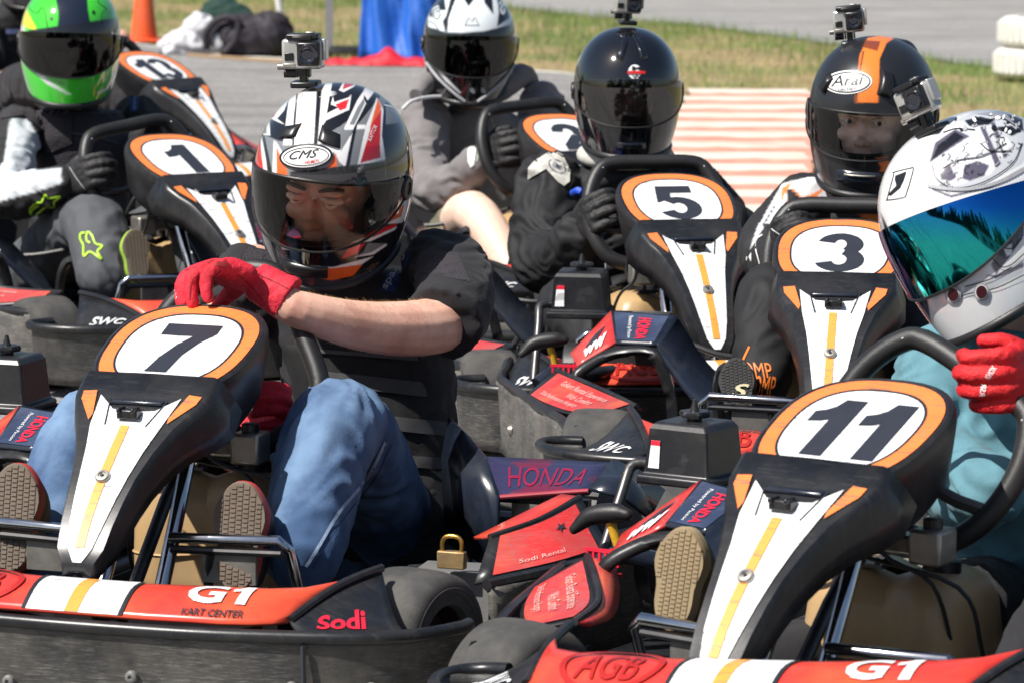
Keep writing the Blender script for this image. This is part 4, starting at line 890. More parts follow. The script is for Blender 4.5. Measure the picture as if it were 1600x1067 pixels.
def shoe(C, w, h, tiltx, yaw, parent, upper_m, sole_m, edge_m, lean=0.0, logo=None):
    """a foot seen from below its sole: C = middle of the sole, the toe points up"""
    M = Matrix.Translation(C) @ Matrix.Rotation(R(yaw), 4, 'Z') @ Matrix.Rotation(R(lean), 4, 'Y') @ Matrix.Rotation(R(tiltx), 4, 'X')
    def outl(sc, y, n=40):
        o = []
        for i in range(n):
            t = 2*math.pi*i/n; z = math.sin(t); x = math.cos(t)*(.80+.22*math.exp(-((z-.45)/.45)**2)-.14*math.exp(-((z+.1)/.3)**2)); x = math.copysign(abs(x)**.85, x)
            o.append(M @ Vector((x*w/2*sc, y, z*h/2*sc)))
        return o
    n = 40; L_ = [outl(.01, -.001), outl(.95, -.001), outl(.985, .003), outl(1.0, .010), outl(1.0, .024)]
    V = [p for l in L_ for p in l]; F = [(j*n+i, j*n+(i+1) % n, (j+1)*n+(i+1) % n, (j+1)*n+i) for j in range(len(L_)-1) for i in range(n)]
    so = add('shoe', V, F, None, parent, angle=50, mats=[sole_m, edge_m], midx=[(0 if j < 2 else 1) for j in range(len(L_)-1) for i in range(n)])
    # tread blocks
    TV, TF = [], []; sp_ = w/9
    for a_ in range(-9, 10):
        for b_ in range(-12, 13):
            x = a_*sp_/1.0; z = b_*h/24+(.3*sp_ if a_ % 2 else 0); zz_ = z/(h/2); lim = (.80+.22*math.exp(-((zz_-.45)/.45)**2)-.14*math.exp(-((zz_+.1)/.3)**2))*w/2*math.sqrt(max(0, 1-zz_**2))*.86
            if abs(x) > lim or abs(zz_) > .93: continue
            v, f = box((x, -.0015, z), (sp_*.80, .0022, h/24*.72)); n0 = len(TV); TV += [M @ q for q in v]; TF += [tuple(i+n0 for i in g) for g in f]
    add('tread', TV, TF, sole_m, so, smooth=False); so.children[-1]['kind'] = 'stuff'
    up_ = [outl(.96, .022), outl(.98, .035), outl(.93, .055), outl(.80, .075), outl(.5, .088)]; up_ = [[p + (M.to_3x3() @ Vector((0, 0, -h*.10*(k/4)))) for p in l] for k, l in enumerate(up_)]
    V = [p for l in up_ for p in l]; F = [(j*n+i, j*n+(i+1) % n, (j+1)*n+(i+1) % n, (j+1)*n+i) for j in range(len(up_)-1) for i in range(n)]; F.append(tuple(4*n+i for i in range(n)))
    add('upper', V, F, upper_m, so, angle=50)
    return so, M

# ================================================================== the drivers
black_cloth = mat('black_cotton', (.012, .0115, .014), .85, bump=.5, bscale=180, sheen=.08, fold=.5, fscale=9)
black_mesh = mat('black_mesh_fabric', (.022, .018, .024), .8, weave=1.0, sheen=.1, fold=.4, fscale=10, bump=.2)
black_race = mat('black_racing_cloth', (.008, .008, .0095), .74, bump=.3, bscale=240, fold=.7, fscale=8)
vestm = mat('padded_vest', (.009, .009, .010), .85, bump=.5, bscale=240)
strapm = mat('webbing', (.058, .058, .060), .8, bump=.6, bscale=500)
denim = mat('blue_denim', (.045, .095, .20), .85, col2=(.14, .23, .37), c2scale=7, c2lo=.42, c2hi=.62, weave=.12, fold=.8, fscale=7, var=.10)
grey_trous = mat('grey_racing_cloth', (.075, .08, .09), .8, fold=.7, fscale=9, bump=.3, var=.12)
hood_m = mat('grey_hoodie', (.19, .178, .18), .9, bump=.5, bscale=220, sheen=.12, fold=.5, fscale=8)
teal = mat('teal_sweatshirt', (.10, .235, .285), .85, fold=.9, fscale=9, bump=.3, bscale=220, sheen=.08)
red_glove = mat('red_glove_knit', (.68, .014, .04), .75, bump=.4, bscale=300, fold=.5, fscale=26, var=.2, vscale=18, col2=(.42, .008, .015), c2scale=16, c2lo=.5, c2hi=.7, dust=.12, weave=.3)
red_glove2 = mat('bright_red_glove', (.68, .012, .018), .65, bump=.7, bscale=280, fold=.5, fscale=26, var=.2, col2=(.40, .008, .01), c2scale=16, c2lo=.5, c2hi=.7, dust=.10, weave=.3)
blk_glove = mat('black_glove', (.012, .012, .013), .6, bump=.5, bscale=300, fold=.3, fscale=30)
khaki = mat('khaki_shorts', (.16, .15, .10), .85, fold=.8, fscale=14)
lime = mat('lime_print', (.42, .75, .03), .5); whitep = mat('white_print', (.78, .78, .78), .5); orangep = mat('orange_print', (.85, .20, .02), .5); bluep = mat('navy_patch', (.01, .025, .09), .6)
greyprint = mat('grey_print', (.35, .36, .38), .5); redprint = mat('red_print', (.65, .02, .02), .4); blackprint = mat('black_print', (.012, .012, .014), .35)
helm_paint = mat('painted_helmet', (0, 0, 0), .10, attr=True, coat=1.0, var=.03, spec=.5)
helm_matte = mat('satin_helmet', (0, 0, 0), .30, attr=True, coat=.25, var=.03)
solem = mat('brown_rubber_sole', (.16, .12, .09), .8, bump=.4, dust=.4, var=.2); sole_tan = mat('tan_rubber_sole', (.40, .30, .17), .75, bump=.3, dust=.2); upm = mat('black_shoe', (.015, .014, .015), .6)
XA = lambda k: Vector((math.cos(KART[k][2]), math.sin(KART[k][2]), 0)); FA = lambda k: Vector((math.sin(KART[k][2]), -math.cos(KART[k][2]), 0))

def driver(key, label, head, neck, chest, belly, hips, arms, legs, sleeve_m, trous_m, skin_m=skin, short=(), tw=.155, td=.095, bw=.125, vox=.008, jf=.006, tf=.006, grow=.012, face=False, bare_legs=False, hm=None, seed=1, lean=None, sleeves=None, pelvis=True, jc=.0012, tc_=.0012):
    """points are (photo x, photo y, kart y); arms/legs: lists of three such points (and radii)"""
    r_ = root('person', Vector((K2W(key, (0, .2, 0)).x, K2W(key, (0, .2, 0)).y, .05)), label, 'person')
    Wp = lambda q: W(key, *q); X = XA(key); Yd = FA(key)
    if lean: X = (Wp(lean[1])-Wp(lean[0])).normalized()
    nk, ch, be, hp = Wp(neck), Wp(chest), Wp(belly), Wp(hips); up_ = (nk-hp).normalized(); Yv = X.cross(up_).normalized(); Yv = Yv if Yv.dot(Yd) > 0 else -Yv
    def torso(g): return ell_loft([(hp-up_*.04, .10+g, .08+g, X, Yv), (hp, bw+g, .095+g, X, Yv), (be, bw+g, td+g, X, Yv), (be.lerp(ch, .55), tw*.94+g, td*1.02+g, X, Yv), (ch, tw+g, td+g, X, Yv), (ch.lerp(nk, .55), tw*.86+g, td*.8+g, X, Yv), (ch.lerp(nk, .85), tw*.5+g, td*.66+g, X, Yv), (nk, .055+g, .055+g, X, Yv)], 24)
    hd = Wp(head); P = [torso(0), limb([nk-up_*.03, hd+Vector((0, 0, -.03))], [.052, .05])]
    aw = []
    for pts, rr in arms: aw.append(([Wp(p) for p in pts], rr))
    lw = []
    for pts, rr in legs: lw.append(([Wp(p) for p in pts], rr))
    for p, rr in aw: P.append(limb(p, rr))
    for p, rr in lw: P.append(limb(p, rr))
    if hm is not None: P += head_pieces(hm, face)
    body = blob('body', P, skin_m, r_, vox, 3)
    J = [torso(grow)]
    for i, (p, rr) in enumerate(aw):
        if sleeves and i in sleeves: J.append(tube([Wp(q) for q in sleeves[i][0]], sleeves[i][1], 24, sm=4))
        elif i in short:
            f = short[i]; q = p[0].lerp(p[1], f); J.append(tube([p[0]-(p[1]-p[0])*.1, p[0].lerp(p[1], f*.5), q], [rr[0]+grow*.9, rr[0]+grow*1.1, rr[1]+grow*1.7], 20, sm=3))
        else: J.append(limb(p, rr, grow*1.15, sm=6))
    jk = blob('jacket', J, sleeve_m, r_, .0065, 3, fold=jf*1.15, ffreq=13, seed=seed, fine=.0007, fdir=(1, 1, 1.5), crease=jc)
    tr = None
    if lw:
        T = [ell_loft([(hp-up_*.05, .11, .09, X, Yv), (hp, bw+.014, .105, X, Yv), (hp+up_*.05, bw+.008, .10, X, Yv)])]
        if not pelvis: T = []
        for p, rr in lw:
            if bare_legs: T.append(tube([p[0], p[0].lerp(p[1], .45), p[0].lerp(p[1], .74)], [rr[0]+.015, rr[0]+.012, rr[1]+.022], 18, sm=3))
            else: T.append(limb(p, rr, .013, sm=6))
        tr = blob('trousers' if not bare_legs else 'shorts', T, trous_m, r_, .0075, 3, fold=tf*1.15, ffreq=12, seed=seed+5, fine=.0007, fdir=(1.3, 1, .7), crease=tc_)
    return r_, body, jk, tr, Wp
def glove(name, key, wrist, knuckle, across, normal, parent, m, s=.95, cuff_to=None, vox=.0032, **kw):
    P = hand_pieces(wrist, knuckle, across, normal, s, **kw)
    if cuff_to is not None: P.append(cuff_piece(wrist, cuff_to, .030*s, .037*s, .055))
    return blob(name, P, m, parent, vox, 2, fold=.0009, ffreq=60, seed=3, crease=.0012)

# ------------------------------------------------------------------ driver of kart 7
skin3 = mat('ruddy_skin', (.80, .48, .36), .5, var=.10, vscale=40, bump=.25, bscale=400, sss=.2, col2=(.60, .31, .23), c2scale=14, c2lo=.45, c2hi=.7)
H7 = dict(px=522, py=272, yl=.02, yaw=-17, pitch=20, roll=6)
C7 = W('7', H7['px'], H7['py'], H7['yl'])
def HM(C, yaw, pitch, roll, s=1.0): return Matrix.Translation(C) @ Matrix.Rotation(R(yaw), 4, 'Z') @ Matrix.Rotation(R(roll), 4, 'Y') @ Matrix.Rotation(R(pitch), 4, 'X') @ Matrix.Scale(s, 4)
M7 = HM(C7, -17, 20, 6)
armsL = [(700, 440, .14), (694, 503, .0), (585, 512, -.15), (470, 485, -.27), (425, 458, -.27)]; armsR = [(395, 430, .14), (330, 560, .0), (350, 650, -.10), (385, 690, -.17)]
r7, b7, j7, t7, W7 = driver('7', 'driver in blue jeans and red gloves under a red, white and black striped helmet', (522, 290, .05), (555, 425, .12), (560, 520, .17), (600, 690, .16), (610, 835, .10),
    [(armsR, [.055, .046, .038, .029]), (armsL, [.056, .050, .043, .032, .028])], [([(535, 850, .10), (175, 665, -.30), (70, 870, -.52)], [.085, .062, .045]), ([(605, 815, .06), (525, 666, -.30), (472, 860, -.52)], [.070, .066, .052])],
    black_cloth, denim, skin_m=skin3, tw=.150, td=.10, bw=.105, vox=.0038, pelvis=False, jc=.0022, tc_=.0030, short={0: .55, 1: .52}, sleeves={1: ([(665, 410, .17), (706, 425, .13), (712, 468, .05), (690, 506, -.03)], [.058, .066, .068, .070])}, face=True, hm=M7, jf=.004, tf=.006, lean=((395, 430, .14), (680, 425, .14)))
eyes(M7, b7, 0)
W_, Rr, K_c, Gy, Or, Rd = (.82, .82, .82), (.62, .02, .025), (.010, .010, .012), (.20, .21, .22), (.80, .13, .02), (.45, .01, .02)
Nv = (.015, .022, .05)
Z7 = lambda P: zz(3.139, 380, 100, P)
p7 = [
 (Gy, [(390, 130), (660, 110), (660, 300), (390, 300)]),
 (K_c, Z7([(60, 330), (120, 120), (260, 40), (560, 30), (620, 80), (560, 250), (360, 380), (200, 390)])),
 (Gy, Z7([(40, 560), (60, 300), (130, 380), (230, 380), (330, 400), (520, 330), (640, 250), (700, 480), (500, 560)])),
 (W_, Z7([(228, 130), (270, 112), (248, 250), (240, 400), (195, 400), (215, 250)])), (K_c, Z7([(262, 130), (278, 130), (256, 400), (240, 400)])),
 (W_, Z7([(268, 138), (372, 138), (352, 400), (250, 400)])), (K_c, Z7([(360, 130), (385, 130), (362, 400), (345, 400)])), (W_, Z7([(385, 135), (420, 60), (445, 60), (425, 150), (385, 390), (365, 400)])),
 (Or, Z7([(288, 150), (291, 150), (281, 400), (277, 400)])), (Or, Z7([(322, 150), (325, 150), (320, 400), (316, 400)])),
 (W_, Z7([(128, 130), (190, 92), (215, 108), (176, 180), (180, 200), (155, 235), (118, 200)])), (Rr, Z7([(136, 138), (185, 100), (205, 112), (166, 182), (134, 150)])),
 (W_, Z7([(118, 205), (150, 235), (200, 180), (225, 170), (200, 230), (165, 270), (205, 300), (130, 268)])), (Rr, Z7([(126, 215), (146, 240), (160, 236), (150, 262), (122, 258)])),
 (K_c, Z7([(128, 275), (210, 310), (246, 375), (150, 352)])),
 (W_, Z7([(100, 240), (128, 262), (132, 352), (100, 350), (88, 330)])), (Gy, Z7([(96, 250), (110, 260), (116, 345), (96, 340)])),
 (Rr, Z7([(62, 340), (78, 330), (92, 460), (110, 590), (70, 590), (46, 440)])), (W_, Z7([(80, 330), (88, 345), (112, 470), (125, 590), (108, 590), (92, 460)])), (K_c, Z7([(92, 350), (104, 350), (142, 530), (128, 590), (112, 470)])),
 (W_, Z7([(150, 375), (165, 390), (200, 450), (170, 590), (140, 590)])), (Or, Z7([(162, 405), (215, 520), (218, 590), (165, 590)])),
 (W_, Z7([(490, 90), (550, 60), (566, 78), (545, 112), (492, 140), (470, 130)])), (Rr, Z7([(498, 92), (546, 68), (558, 84), (540, 106), (486, 128)])),
 (W_, Z7([(440, 160), (446, 190), (520, 165), (530, 150), (520, 225), (390, 285), (380, 275), (400, 250), (470, 215), (430, 200)])), (Rr, Z7([(452, 200), (520, 172), (505, 220), (475, 232)])),
 (K_c, Z7([(395, 292), (510, 245), (480, 305), (375, 345)])), (K_c, Z7([(540, 150), (600, 60), (690, 120), (640, 200), (560, 300), (500, 320), (520, 240)])),
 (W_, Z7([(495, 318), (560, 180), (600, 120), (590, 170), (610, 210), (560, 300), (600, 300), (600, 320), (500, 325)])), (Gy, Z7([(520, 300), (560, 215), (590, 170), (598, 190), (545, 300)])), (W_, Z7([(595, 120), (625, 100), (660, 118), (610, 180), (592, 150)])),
 (K_c, Z7([(690, 140), (560, 300), (520, 500), (500, 510), (480, 500), (540, 320), (600, 200), (650, 150)])),
 (W_, Z7([(655, 165), (690, 230), (690, 300), (700, 470), (560, 500), (600, 310), (640, 210)])), (Or, Z7([(660, 172), (678, 215), (640, 300), (620, 320)])), (Rr, Z7([(678, 220), (670, 420), (600, 470), (575, 488), (630, 300)])), (Rd, Z7([(600, 410), (670, 400), (675, 462), (575, 488)])),
 (K_c, Z7([(500, 520), (528, 340), (545, 335), (520, 520)])), (W_, Z7([(470, 340), (480, 430), (535, 340), (500, 510), (470, 480), (440, 420)])), (Or, Z7([(400, 525), (455, 438), (462, 510)])), (W_, Z7([(400, 400), (430, 395), (470, 345), (468, 400), (440, 440)])),
 (Nv, Z7([(690, 200), (740, 150), (800, 250), (820, 330), (790, 300), (700, 480), (680, 350)])), (Gy, Z7([(700, 210), (750, 220), (765, 290), (700, 300)])), (W_, Z7([(690, 198), (755, 212), (755, 220), (695, 206)])),
 ((.02, .022, .026), Z7([(696, 300), (850, 290), (850, 600), (700, 600)])), ((.035, .035, .04), Z7([(230, 530), (696, 480), (700, 600), (230, 600)])), (K_c, Z7([(120, 780), (300, 860), (480, 870), (640, 790), (800, 560), (840, 600), (820, 760), (700, 980), (500, 1060), (300, 1040), (170, 880)])),
 (Rd, Z7([(165, 870), (245, 880), (240, 912), (185, 900)])), (W_, Z7([(185, 900), (245, 905), (245, 914), (195, 912)])),
 (Rr, Z7([(540, 842), (640, 820), (760, 778), (752, 800), (640, 850), (520, 862)])), (W_, Z7([(520, 862), (640, 850), (755, 798), (745, 815), (620, 872), (510, 880)])),
 (Gy, Z7([(610, 880), (700, 882), (640, 930), (540, 950), (590, 925)])), (W_, Z7([(700, 882), (706, 890), (640, 936), (540, 950), (630, 925)])),
 (Or, Z7([(260, 985), (330, 1003), (450, 1000), (585, 985), (540, 1040), (430, 1064), (330, 1040)])), (W_, Z7([(240, 960), (290, 990), (440, 998), (640, 945), (580, 985), (440, 1003), (270, 1000)])), (Rr, Z7([(520, 900), (600, 880), (560, 930), (480, 960)])),
 (W_, Z7([(690, 785), (790, 640), (835, 470), (845, 600), (830, 690), (780, 780), (690, 788)])), (Or, Z7([(700, 770), (740, 720), (790, 690), (775, 750), (705, 782)])), (Gy, Z7([(720, 690), (800, 560), (822, 500), (800, 640), (740, 720)])), (Rr, Z7([(815, 480), (838, 430), (840, 520), (828, 640), (815, 560)])), (W_, Z7([(800, 640), (828, 620), (815, 690), (795, 690)])),
]
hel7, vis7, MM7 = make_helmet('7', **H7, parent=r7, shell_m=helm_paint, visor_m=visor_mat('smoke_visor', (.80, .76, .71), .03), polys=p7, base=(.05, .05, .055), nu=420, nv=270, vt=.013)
tr7 = bvh_of([hel7])
def ellp(cx, cy, rx, ry, rot=0, n=36): return [(cx+rx*math.cos(t)*math.cos(R(rot))-ry*math.sin(t)*math.sin(R(rot)), cy+rx*math.cos(t)*math.sin(R(rot))+ry*math.sin(t)*math.cos(R(rot))) for t in [2*math.pi*i/n for i in range(n)]]
print_poly('badge', ellp(478, 245, 42, 20, -4), tr7, blackprint, hel7, .004, 6); print_poly('badge_white', ellp(478, 245, 38.5, 17, -4), tr7, whitep, hel7, .005, 6)
print_line('badge_line', ellp(478, 245, 35, 14, -4), 1.0, tr7, blackprint, hel7, .006, True); print_text('lettering', 'CMS', (451, 250), (44, -4), (3, -13), tr7, blackprint, hel7, .0, .3, .0062, 4); print_text('lettering', 'HELMETS', (476, 257), (22, -3), (0, -5), tr7, redprint, hel7, .01, 0, .0062, 4)
print_text('lettering', 'RAPTOR', (580, 222), (10, -24), (-6, -3), tr7, whitep, hel7, .0, .2, .0015, 4)
vent(MM7, R(-25), .118, .024, .008, hel7, MATS['camera_black'], .004, .2); vent(MM7, R(20), .118, .027, .009, hel7, MATS['camera_black'], .004, -.2); vent(MM7, 0, -.112, .045, .012, hel7, MATS['camera_black'], .006)
action_camera(W('7', 474, 84, .03), -8, 2, -1, 'action camera on the red and white striped helmet of the nearest left driver', 1.12, .028)
# gloves of driver 7
wl7 = W('7', 440, 462, -.25); kn7 = W('7', 345, 408, -.285)
cam_right = Vector((1, 0, 0)); X7 = XA('7'); F7 = FA('7')
g1 = glove('glove', '7', W('7', 408, 444, -.275), W('7', 338, 420, -.320), X7*1.0+Vector((0, 0, -.1)), (0, -.3, 1), r7, red_glove, 1.06, W('7', 480, 484, -.27), curl=(38, 55, 20), spread=.0265, thick=.0125, thumbdir=(-.6, .5, -.6))
g2 = glove('glove', '7', W('7', 400, 672, -.18), W('7', 448, 640, -.27), (0, -.3, -1), X7, r7, red_glove, 1.0, W('7', 365, 695, -.14), curl=(50, 70, 50))
trg = bvh_of([g1]); print_poly('knuckle_panel', [(318, 400), (350, 402), (362, 418), (340, 416), (322, 410)], trg, mat('dark_red_patch', (.25, .01, .01), .5), g1, .001)
for pts in ([(262, 440), (282, 425), (305, 418)], [(296, 468), (300, 440), (318, 424)], [(330, 468), (332, 440), (345, 424)], [(372, 430), (392, 448), (410, 470)], [(400, 428), (428, 440), (462, 458)]): print_line('seam', pts, 1.1, trg, mat('dark_red_thread', (.16, .005, .01), .7), g1, .0012)
print_line('seam', [(478, 462), (476, 485), (462, 505)], 2, trg, blackprint, g1)
print_text('lettering', 'SPARCO', (262, 442), (6, 28), (9, -3), trg, whitep, g1, .01)
hv = random.Random(3); HV, HF = [], []; bo_ = np.array(WORLD_PARENTS[b7.name])
vv = [(v.co+WORLD_PARENTS[b7.name], v.normal.copy()) for v in b7.data.vertices]; uvp = project_np([tuple(v[0]) for v in vv])
cand = [i for i in range(len(vv)) if 478 < uvp[i][0] < 680 and 440 < uvp[i][1] < 570 and vv[i][1].y < .45]
for i in range(7000):
    co, no = vv[hv.choice(cand)]; d = (no*.55+Vector((-.8, -.1, .15+hv.uniform(-.4, .4)))+Vector((hv.uniform(-.4, .4), hv.uniform(-.4, .4), hv.uniform(-.3, .3)))).normalized(); ln = hv.uniform(.004, .010); s_ = d.cross(Vector((0, 1, 0))).normalized()*.00016
    co = co+Vector((hv.uniform(-.004, .004), hv.uniform(-.003, .003), hv.uniform(-.002, .002)))-no*.002; n0 = len(HV); HV += [co-s_, co+s_, co+d*ln]; HF.append((n0, n0+1, n0+2))
ah = add('arm_hair', HV, HF, mat('sandy_hair', (.55, .33, .14), .5), b7, smooth=False); ah['kind'] = 'stuff'
tjn = bvh_of([t7])
print_line('side_seam', [(603, 690), (575, 745), (530, 800), (500, 850), (478, 885)], 5, tjn, mat('faded_seam', (.30, .40, .55), .85, bump=.5), t7, .003); print_line('side_seam', [(612, 694), (584, 750), (540, 806), (508, 855), (488, 888)], 1.5, tjn, mat('dark_seam', (.02, .04, .09), .85), t7, .003)
# vest
X_ = XA('7')
hp, be, ch, nk = W7((610, 835, .10)), W7((602, 700, .16)), W7((562, 525, .17)), W7((555, 425, .12)); up_ = (nk-hp).normalized(); Yv = X_.cross(up_).normalized(); Yv = Yv if Yv.dot(F7) > 0 else -Yv
vest = blob('vest', [ell_loft([(hp+up_*.01, .120, .12, X_, Yv), (be-up_*.02, .128, .125, X_, Yv), (be.lerp(ch, .4), .138, .128, X_, Yv), (ch-up_*.01, .145, .125, X_, Yv)])], vestm, r7, .006, 3, fold=.003, ffreq=14, seed=8)
trv = bvh_of([vest])
for (y0, y1, h) in ((578, 602, 22), (636, 660, 22), (545, 562, 6), (700, 716, 18)):
    print_poly('strap', [(488, y0), (560, y0+(y1-y0)*.3), (640, y0+(y1-y0)*.7), (712, y1), (712, y1+h), (640, y0+(y1-y0)*.7+h), (560, y0+(y1-y0)*.3+h), (488, y0+h)], trv, strapm, vest, .006, 14)
print_poly('buckle', [(478, 562), (498, 562), (498, 568), (478, 568)], trv, alu, vest, .010); print_poly('buckle', [(473, 624), (497, 626), (496, 642), (472, 640)], trv, alu, vest, .008)
trj = bvh_of([j7])
print_poly('chest_patch', zz(2.884, 250, 330, [(500, 240), (620, 245), (640, 325), (520, 318)]), trj, blackprint, j7, .002)
for i, s_ in enumerate(('DIRTY', 'TONE', 'DAVIS')): print_text('lettering', s_, zz(2.884, 250, 330, [(512+8*i, 270+25*i)])[0], (24, 3), (1, -7), trj, lime, j7, .02, .0, .0035, 4)
print_line('print_swirl', zz(2.884, 250, 330, [(535, 325), (575, 310), (610, 285), (632, 262)]), 1.5, trj, lime, j7, .0035)
print_poly('collar_band', zz(2.884, 250, 330, [(990, 360), (1060, 190), (1140, 180), (1060, 365)]), trj, bluep, j7, .002)
print_text('lettering', 'sparco', zz(2.884, 250, 330, [(1030, 358)])[0], (30, -54), (-10, -5), trj, greyprint, j7, .02, .0, .0035, 6)
print_poly('mesh_yoke', [(345, 440), (400, 372), (470, 370), (480, 420), (430, 450), (400, 425)], trj, black_mesh, j7, .0015, 10); print_poly('mesh_yoke', [(640, 420), (665, 388), (715, 395), (735, 440), (690, 432)], trj, black_mesh, j7, .0015, 10)
so, MS = shoe(W('7', 372, 838, -.64), .094, .175, -12, -14, r7, upm, solem, mat('red_foxing', (.50, .05, .04), .6)); so, MS = shoe(W('7', 20, 808, -.64), .094, .175, -12, -14, r7, upm, solem, MATS['red_foxing'])

# ------------------------------------------------------------------ driver of kart 11
H11 = dict(px=1533, py=335, yl=.10, yaw=-54, pitch=18, roll=-21)
M11 = HM(W('11', 1533, 335, .10), -54, 18, -21, 1.03)
r11, b11, j11, t11, W11 = driver('11', 'driver in a teal sweatshirt and white helmet with a mirrored visor', (1530, 360, .12), (1580, 500, .2), (1610, 620, .24), (1620, 800, .26), (1640, 960, .26),
    [([(1480, 585, .2), (1450, 700, .10), (1510, 760, .0), (1545, 765, -.1)], [.062, .052, .045, .035]), ([(1760, 590, .2), (1790, 640, -.02), (1720, 600, -.14), (1650, 575, -.2)], [.06, .05, .04, .034])],
    [([(1560, 960, .2), (1480, 960, -.1), (1180, 1060, -.5)], [.08, .06, .045]), ([(1740, 960, .25), (1720, 900, -.20), (1600, 1090, -.5)], [.085, .065, .05])], teal, black_cloth, tw=.17, td=.11, bw=.15, jf=.009, hm=M11, grow=.016, seed=4)
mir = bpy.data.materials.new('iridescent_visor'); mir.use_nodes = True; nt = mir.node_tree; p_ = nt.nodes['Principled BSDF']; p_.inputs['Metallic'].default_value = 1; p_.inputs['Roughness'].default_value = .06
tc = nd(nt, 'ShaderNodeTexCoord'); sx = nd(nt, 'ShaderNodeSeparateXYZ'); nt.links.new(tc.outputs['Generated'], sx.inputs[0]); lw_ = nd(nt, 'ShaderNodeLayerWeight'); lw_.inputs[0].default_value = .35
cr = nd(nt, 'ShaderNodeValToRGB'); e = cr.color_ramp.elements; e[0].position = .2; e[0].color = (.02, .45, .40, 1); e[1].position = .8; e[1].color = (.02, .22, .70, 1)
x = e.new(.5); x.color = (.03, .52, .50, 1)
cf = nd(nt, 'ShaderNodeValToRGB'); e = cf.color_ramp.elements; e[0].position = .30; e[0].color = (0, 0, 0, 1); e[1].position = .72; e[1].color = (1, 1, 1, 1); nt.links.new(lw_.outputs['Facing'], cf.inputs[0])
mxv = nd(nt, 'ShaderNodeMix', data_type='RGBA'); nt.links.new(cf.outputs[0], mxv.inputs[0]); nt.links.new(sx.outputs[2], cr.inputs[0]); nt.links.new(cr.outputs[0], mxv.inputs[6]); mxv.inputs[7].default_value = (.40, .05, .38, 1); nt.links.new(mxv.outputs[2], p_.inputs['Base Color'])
Z11 = lambda P: zz(2.424, 1350, 100, P)
G1, G2, G3 = (.30, .30, .34), (.10, .09, .13), (.55, .57, .60)
p11 = [((.80, .80, .80), [(1370, 160), (1700, 160), (1700, 530), (1370, 530)]),
 (G3, Z11([(232, 330), (240, 300), (300, 240), (420, 180), (520, 165), (600, 190), (640, 300), (600, 380), (470, 455), (340, 490), (270, 455), (235, 385)])),
 ((.75, .75, .77), Z11([(262, 390), (300, 380), (470, 350), (560, 300), (480, 420), (340, 462), (285, 440)])),
 (G2, Z11([(248, 375), (270, 300), (345, 248), (400, 275), (330, 320)])), (K_c, Z11([(255, 368), (280, 310), (345, 258), (380, 278), (330, 312)])),
 (G2, Z11([(282, 405), (325, 380), (350, 430), (330, 445), (292, 440)])), (G2, Z11([(372, 435), (380, 385), (430, 368), (475, 385), (455, 425), (400, 445)])),
 (W_, Z11([(345, 380), (370, 370), (372, 435), (352, 432)])), ((.78, .78, .80), Z11([(380, 290), (470, 265), (490, 330), (420, 345), (360, 350)])),
 (G2, Z11([(440, 240), (455, 235), (520, 380), (500, 395)])), (G2, Z11([(480, 225), (495, 222), (545, 350), (530, 360)])), (K_c, Z11([(380, 215), (440, 200), (500, 215), (470, 232), (400, 238)])), (K_c, Z11([(500, 240), (560, 235), (590, 260), (560, 275)])), (G1, Z11([(420, 190), (540, 175), (590, 200), (560, 225), (500, 205)])),
 (K_c, Z11([(540, 190), (600, 210), (606, 260), (570, 230)])), (W_, Z11([(505, 285), (540, 280), (560, 310), (530, 330)])), (W_, Z11([(300, 250), (360, 220), (370, 235), (310, 268)])),
 (G2, Z11([(260, 470), (330, 498), (480, 462), (610, 390), (608, 398), (480, 472), (330, 508), (255, 478)])),
 ((.02, .02, .025), Z11([(62, 560), (90, 620), (110, 780), (130, 860), (160, 920), (260, 1000), (245, 995), (215, 840), (120, 850)])), (G2, Z11([(205, 835), (232, 845), (258, 995), (240, 985)])),
 (G3, Z11([(380, 850), (480, 810), (600, 740), (606, 790), (520, 835), (460, 870), (450, 890), (370, 885)])), (G2, Z11([(480, 760), (520, 700), (560, 640), (606, 600), (606, 650), (560, 720), (530, 760), (500, 800)])), (G2, Z11([(460, 800), (500, 800), (530, 790), (606, 750), (606, 770), (500, 815)])), (W_, Z11([(530, 700), (560, 680), (560, 720), (540, 730)])),
]
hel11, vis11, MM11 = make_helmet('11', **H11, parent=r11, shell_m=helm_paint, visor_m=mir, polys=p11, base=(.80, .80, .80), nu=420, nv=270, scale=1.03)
tr11 = bvh_of([hel11])
for c in ((337, 875), (445, 865)):
    x, y = Z11([c])[0]; print_poly('barrel_ring', ellp(x, y, 12.5, 14), tr11, greyprint, hel11, .003, 6); print_poly('barrel_rim', ellp(x, y, 10, 11.5), tr11, whitep, hel11, .004, 6); print_poly('barrel_hole', ellp(x, y, 8.5, 10), tr11, mat('dark_maroon_print', (.05, .008, .012), .4), hel11, .005, 6)
print_line('patch_outline', Z11([(110, 412), (172, 396), (186, 400), (160, 490), (148, 506), (90, 516), (88, 508), (112, 420)]), 1.2, tr11, blackprint, hel11, .002, True)
print_poly('patch_mark', Z11([(118, 424), (160, 408), (150, 440), (136, 470), (100, 500), (90, 496), (122, 462), (134, 432), (116, 438)]), tr11, blackprint, hel11, .002)
for pts in ([(280, 400), (360, 365), (450, 350), (540, 300)], [(258, 385), (275, 435), (340, 470), (450, 450), (560, 380), (600, 300)], [(300, 260), (350, 245), (420, 250)], [(440, 300), (480, 330), (560, 330)], [(420, 200), (460, 215), (520, 205), (580, 240)], [(360, 885), (400, 870), (500, 850), (606, 800)], [(380, 845), (480, 815), (560, 770)], [(490, 740), (520, 770), (560, 760), (606, 720)], [(510, 690), (560, 700), (600, 660)]):
    print_line('engraved_line', Z11(pts), 1.6, tr11, blackprint, hel11, .002)
rng = random.Random(5)
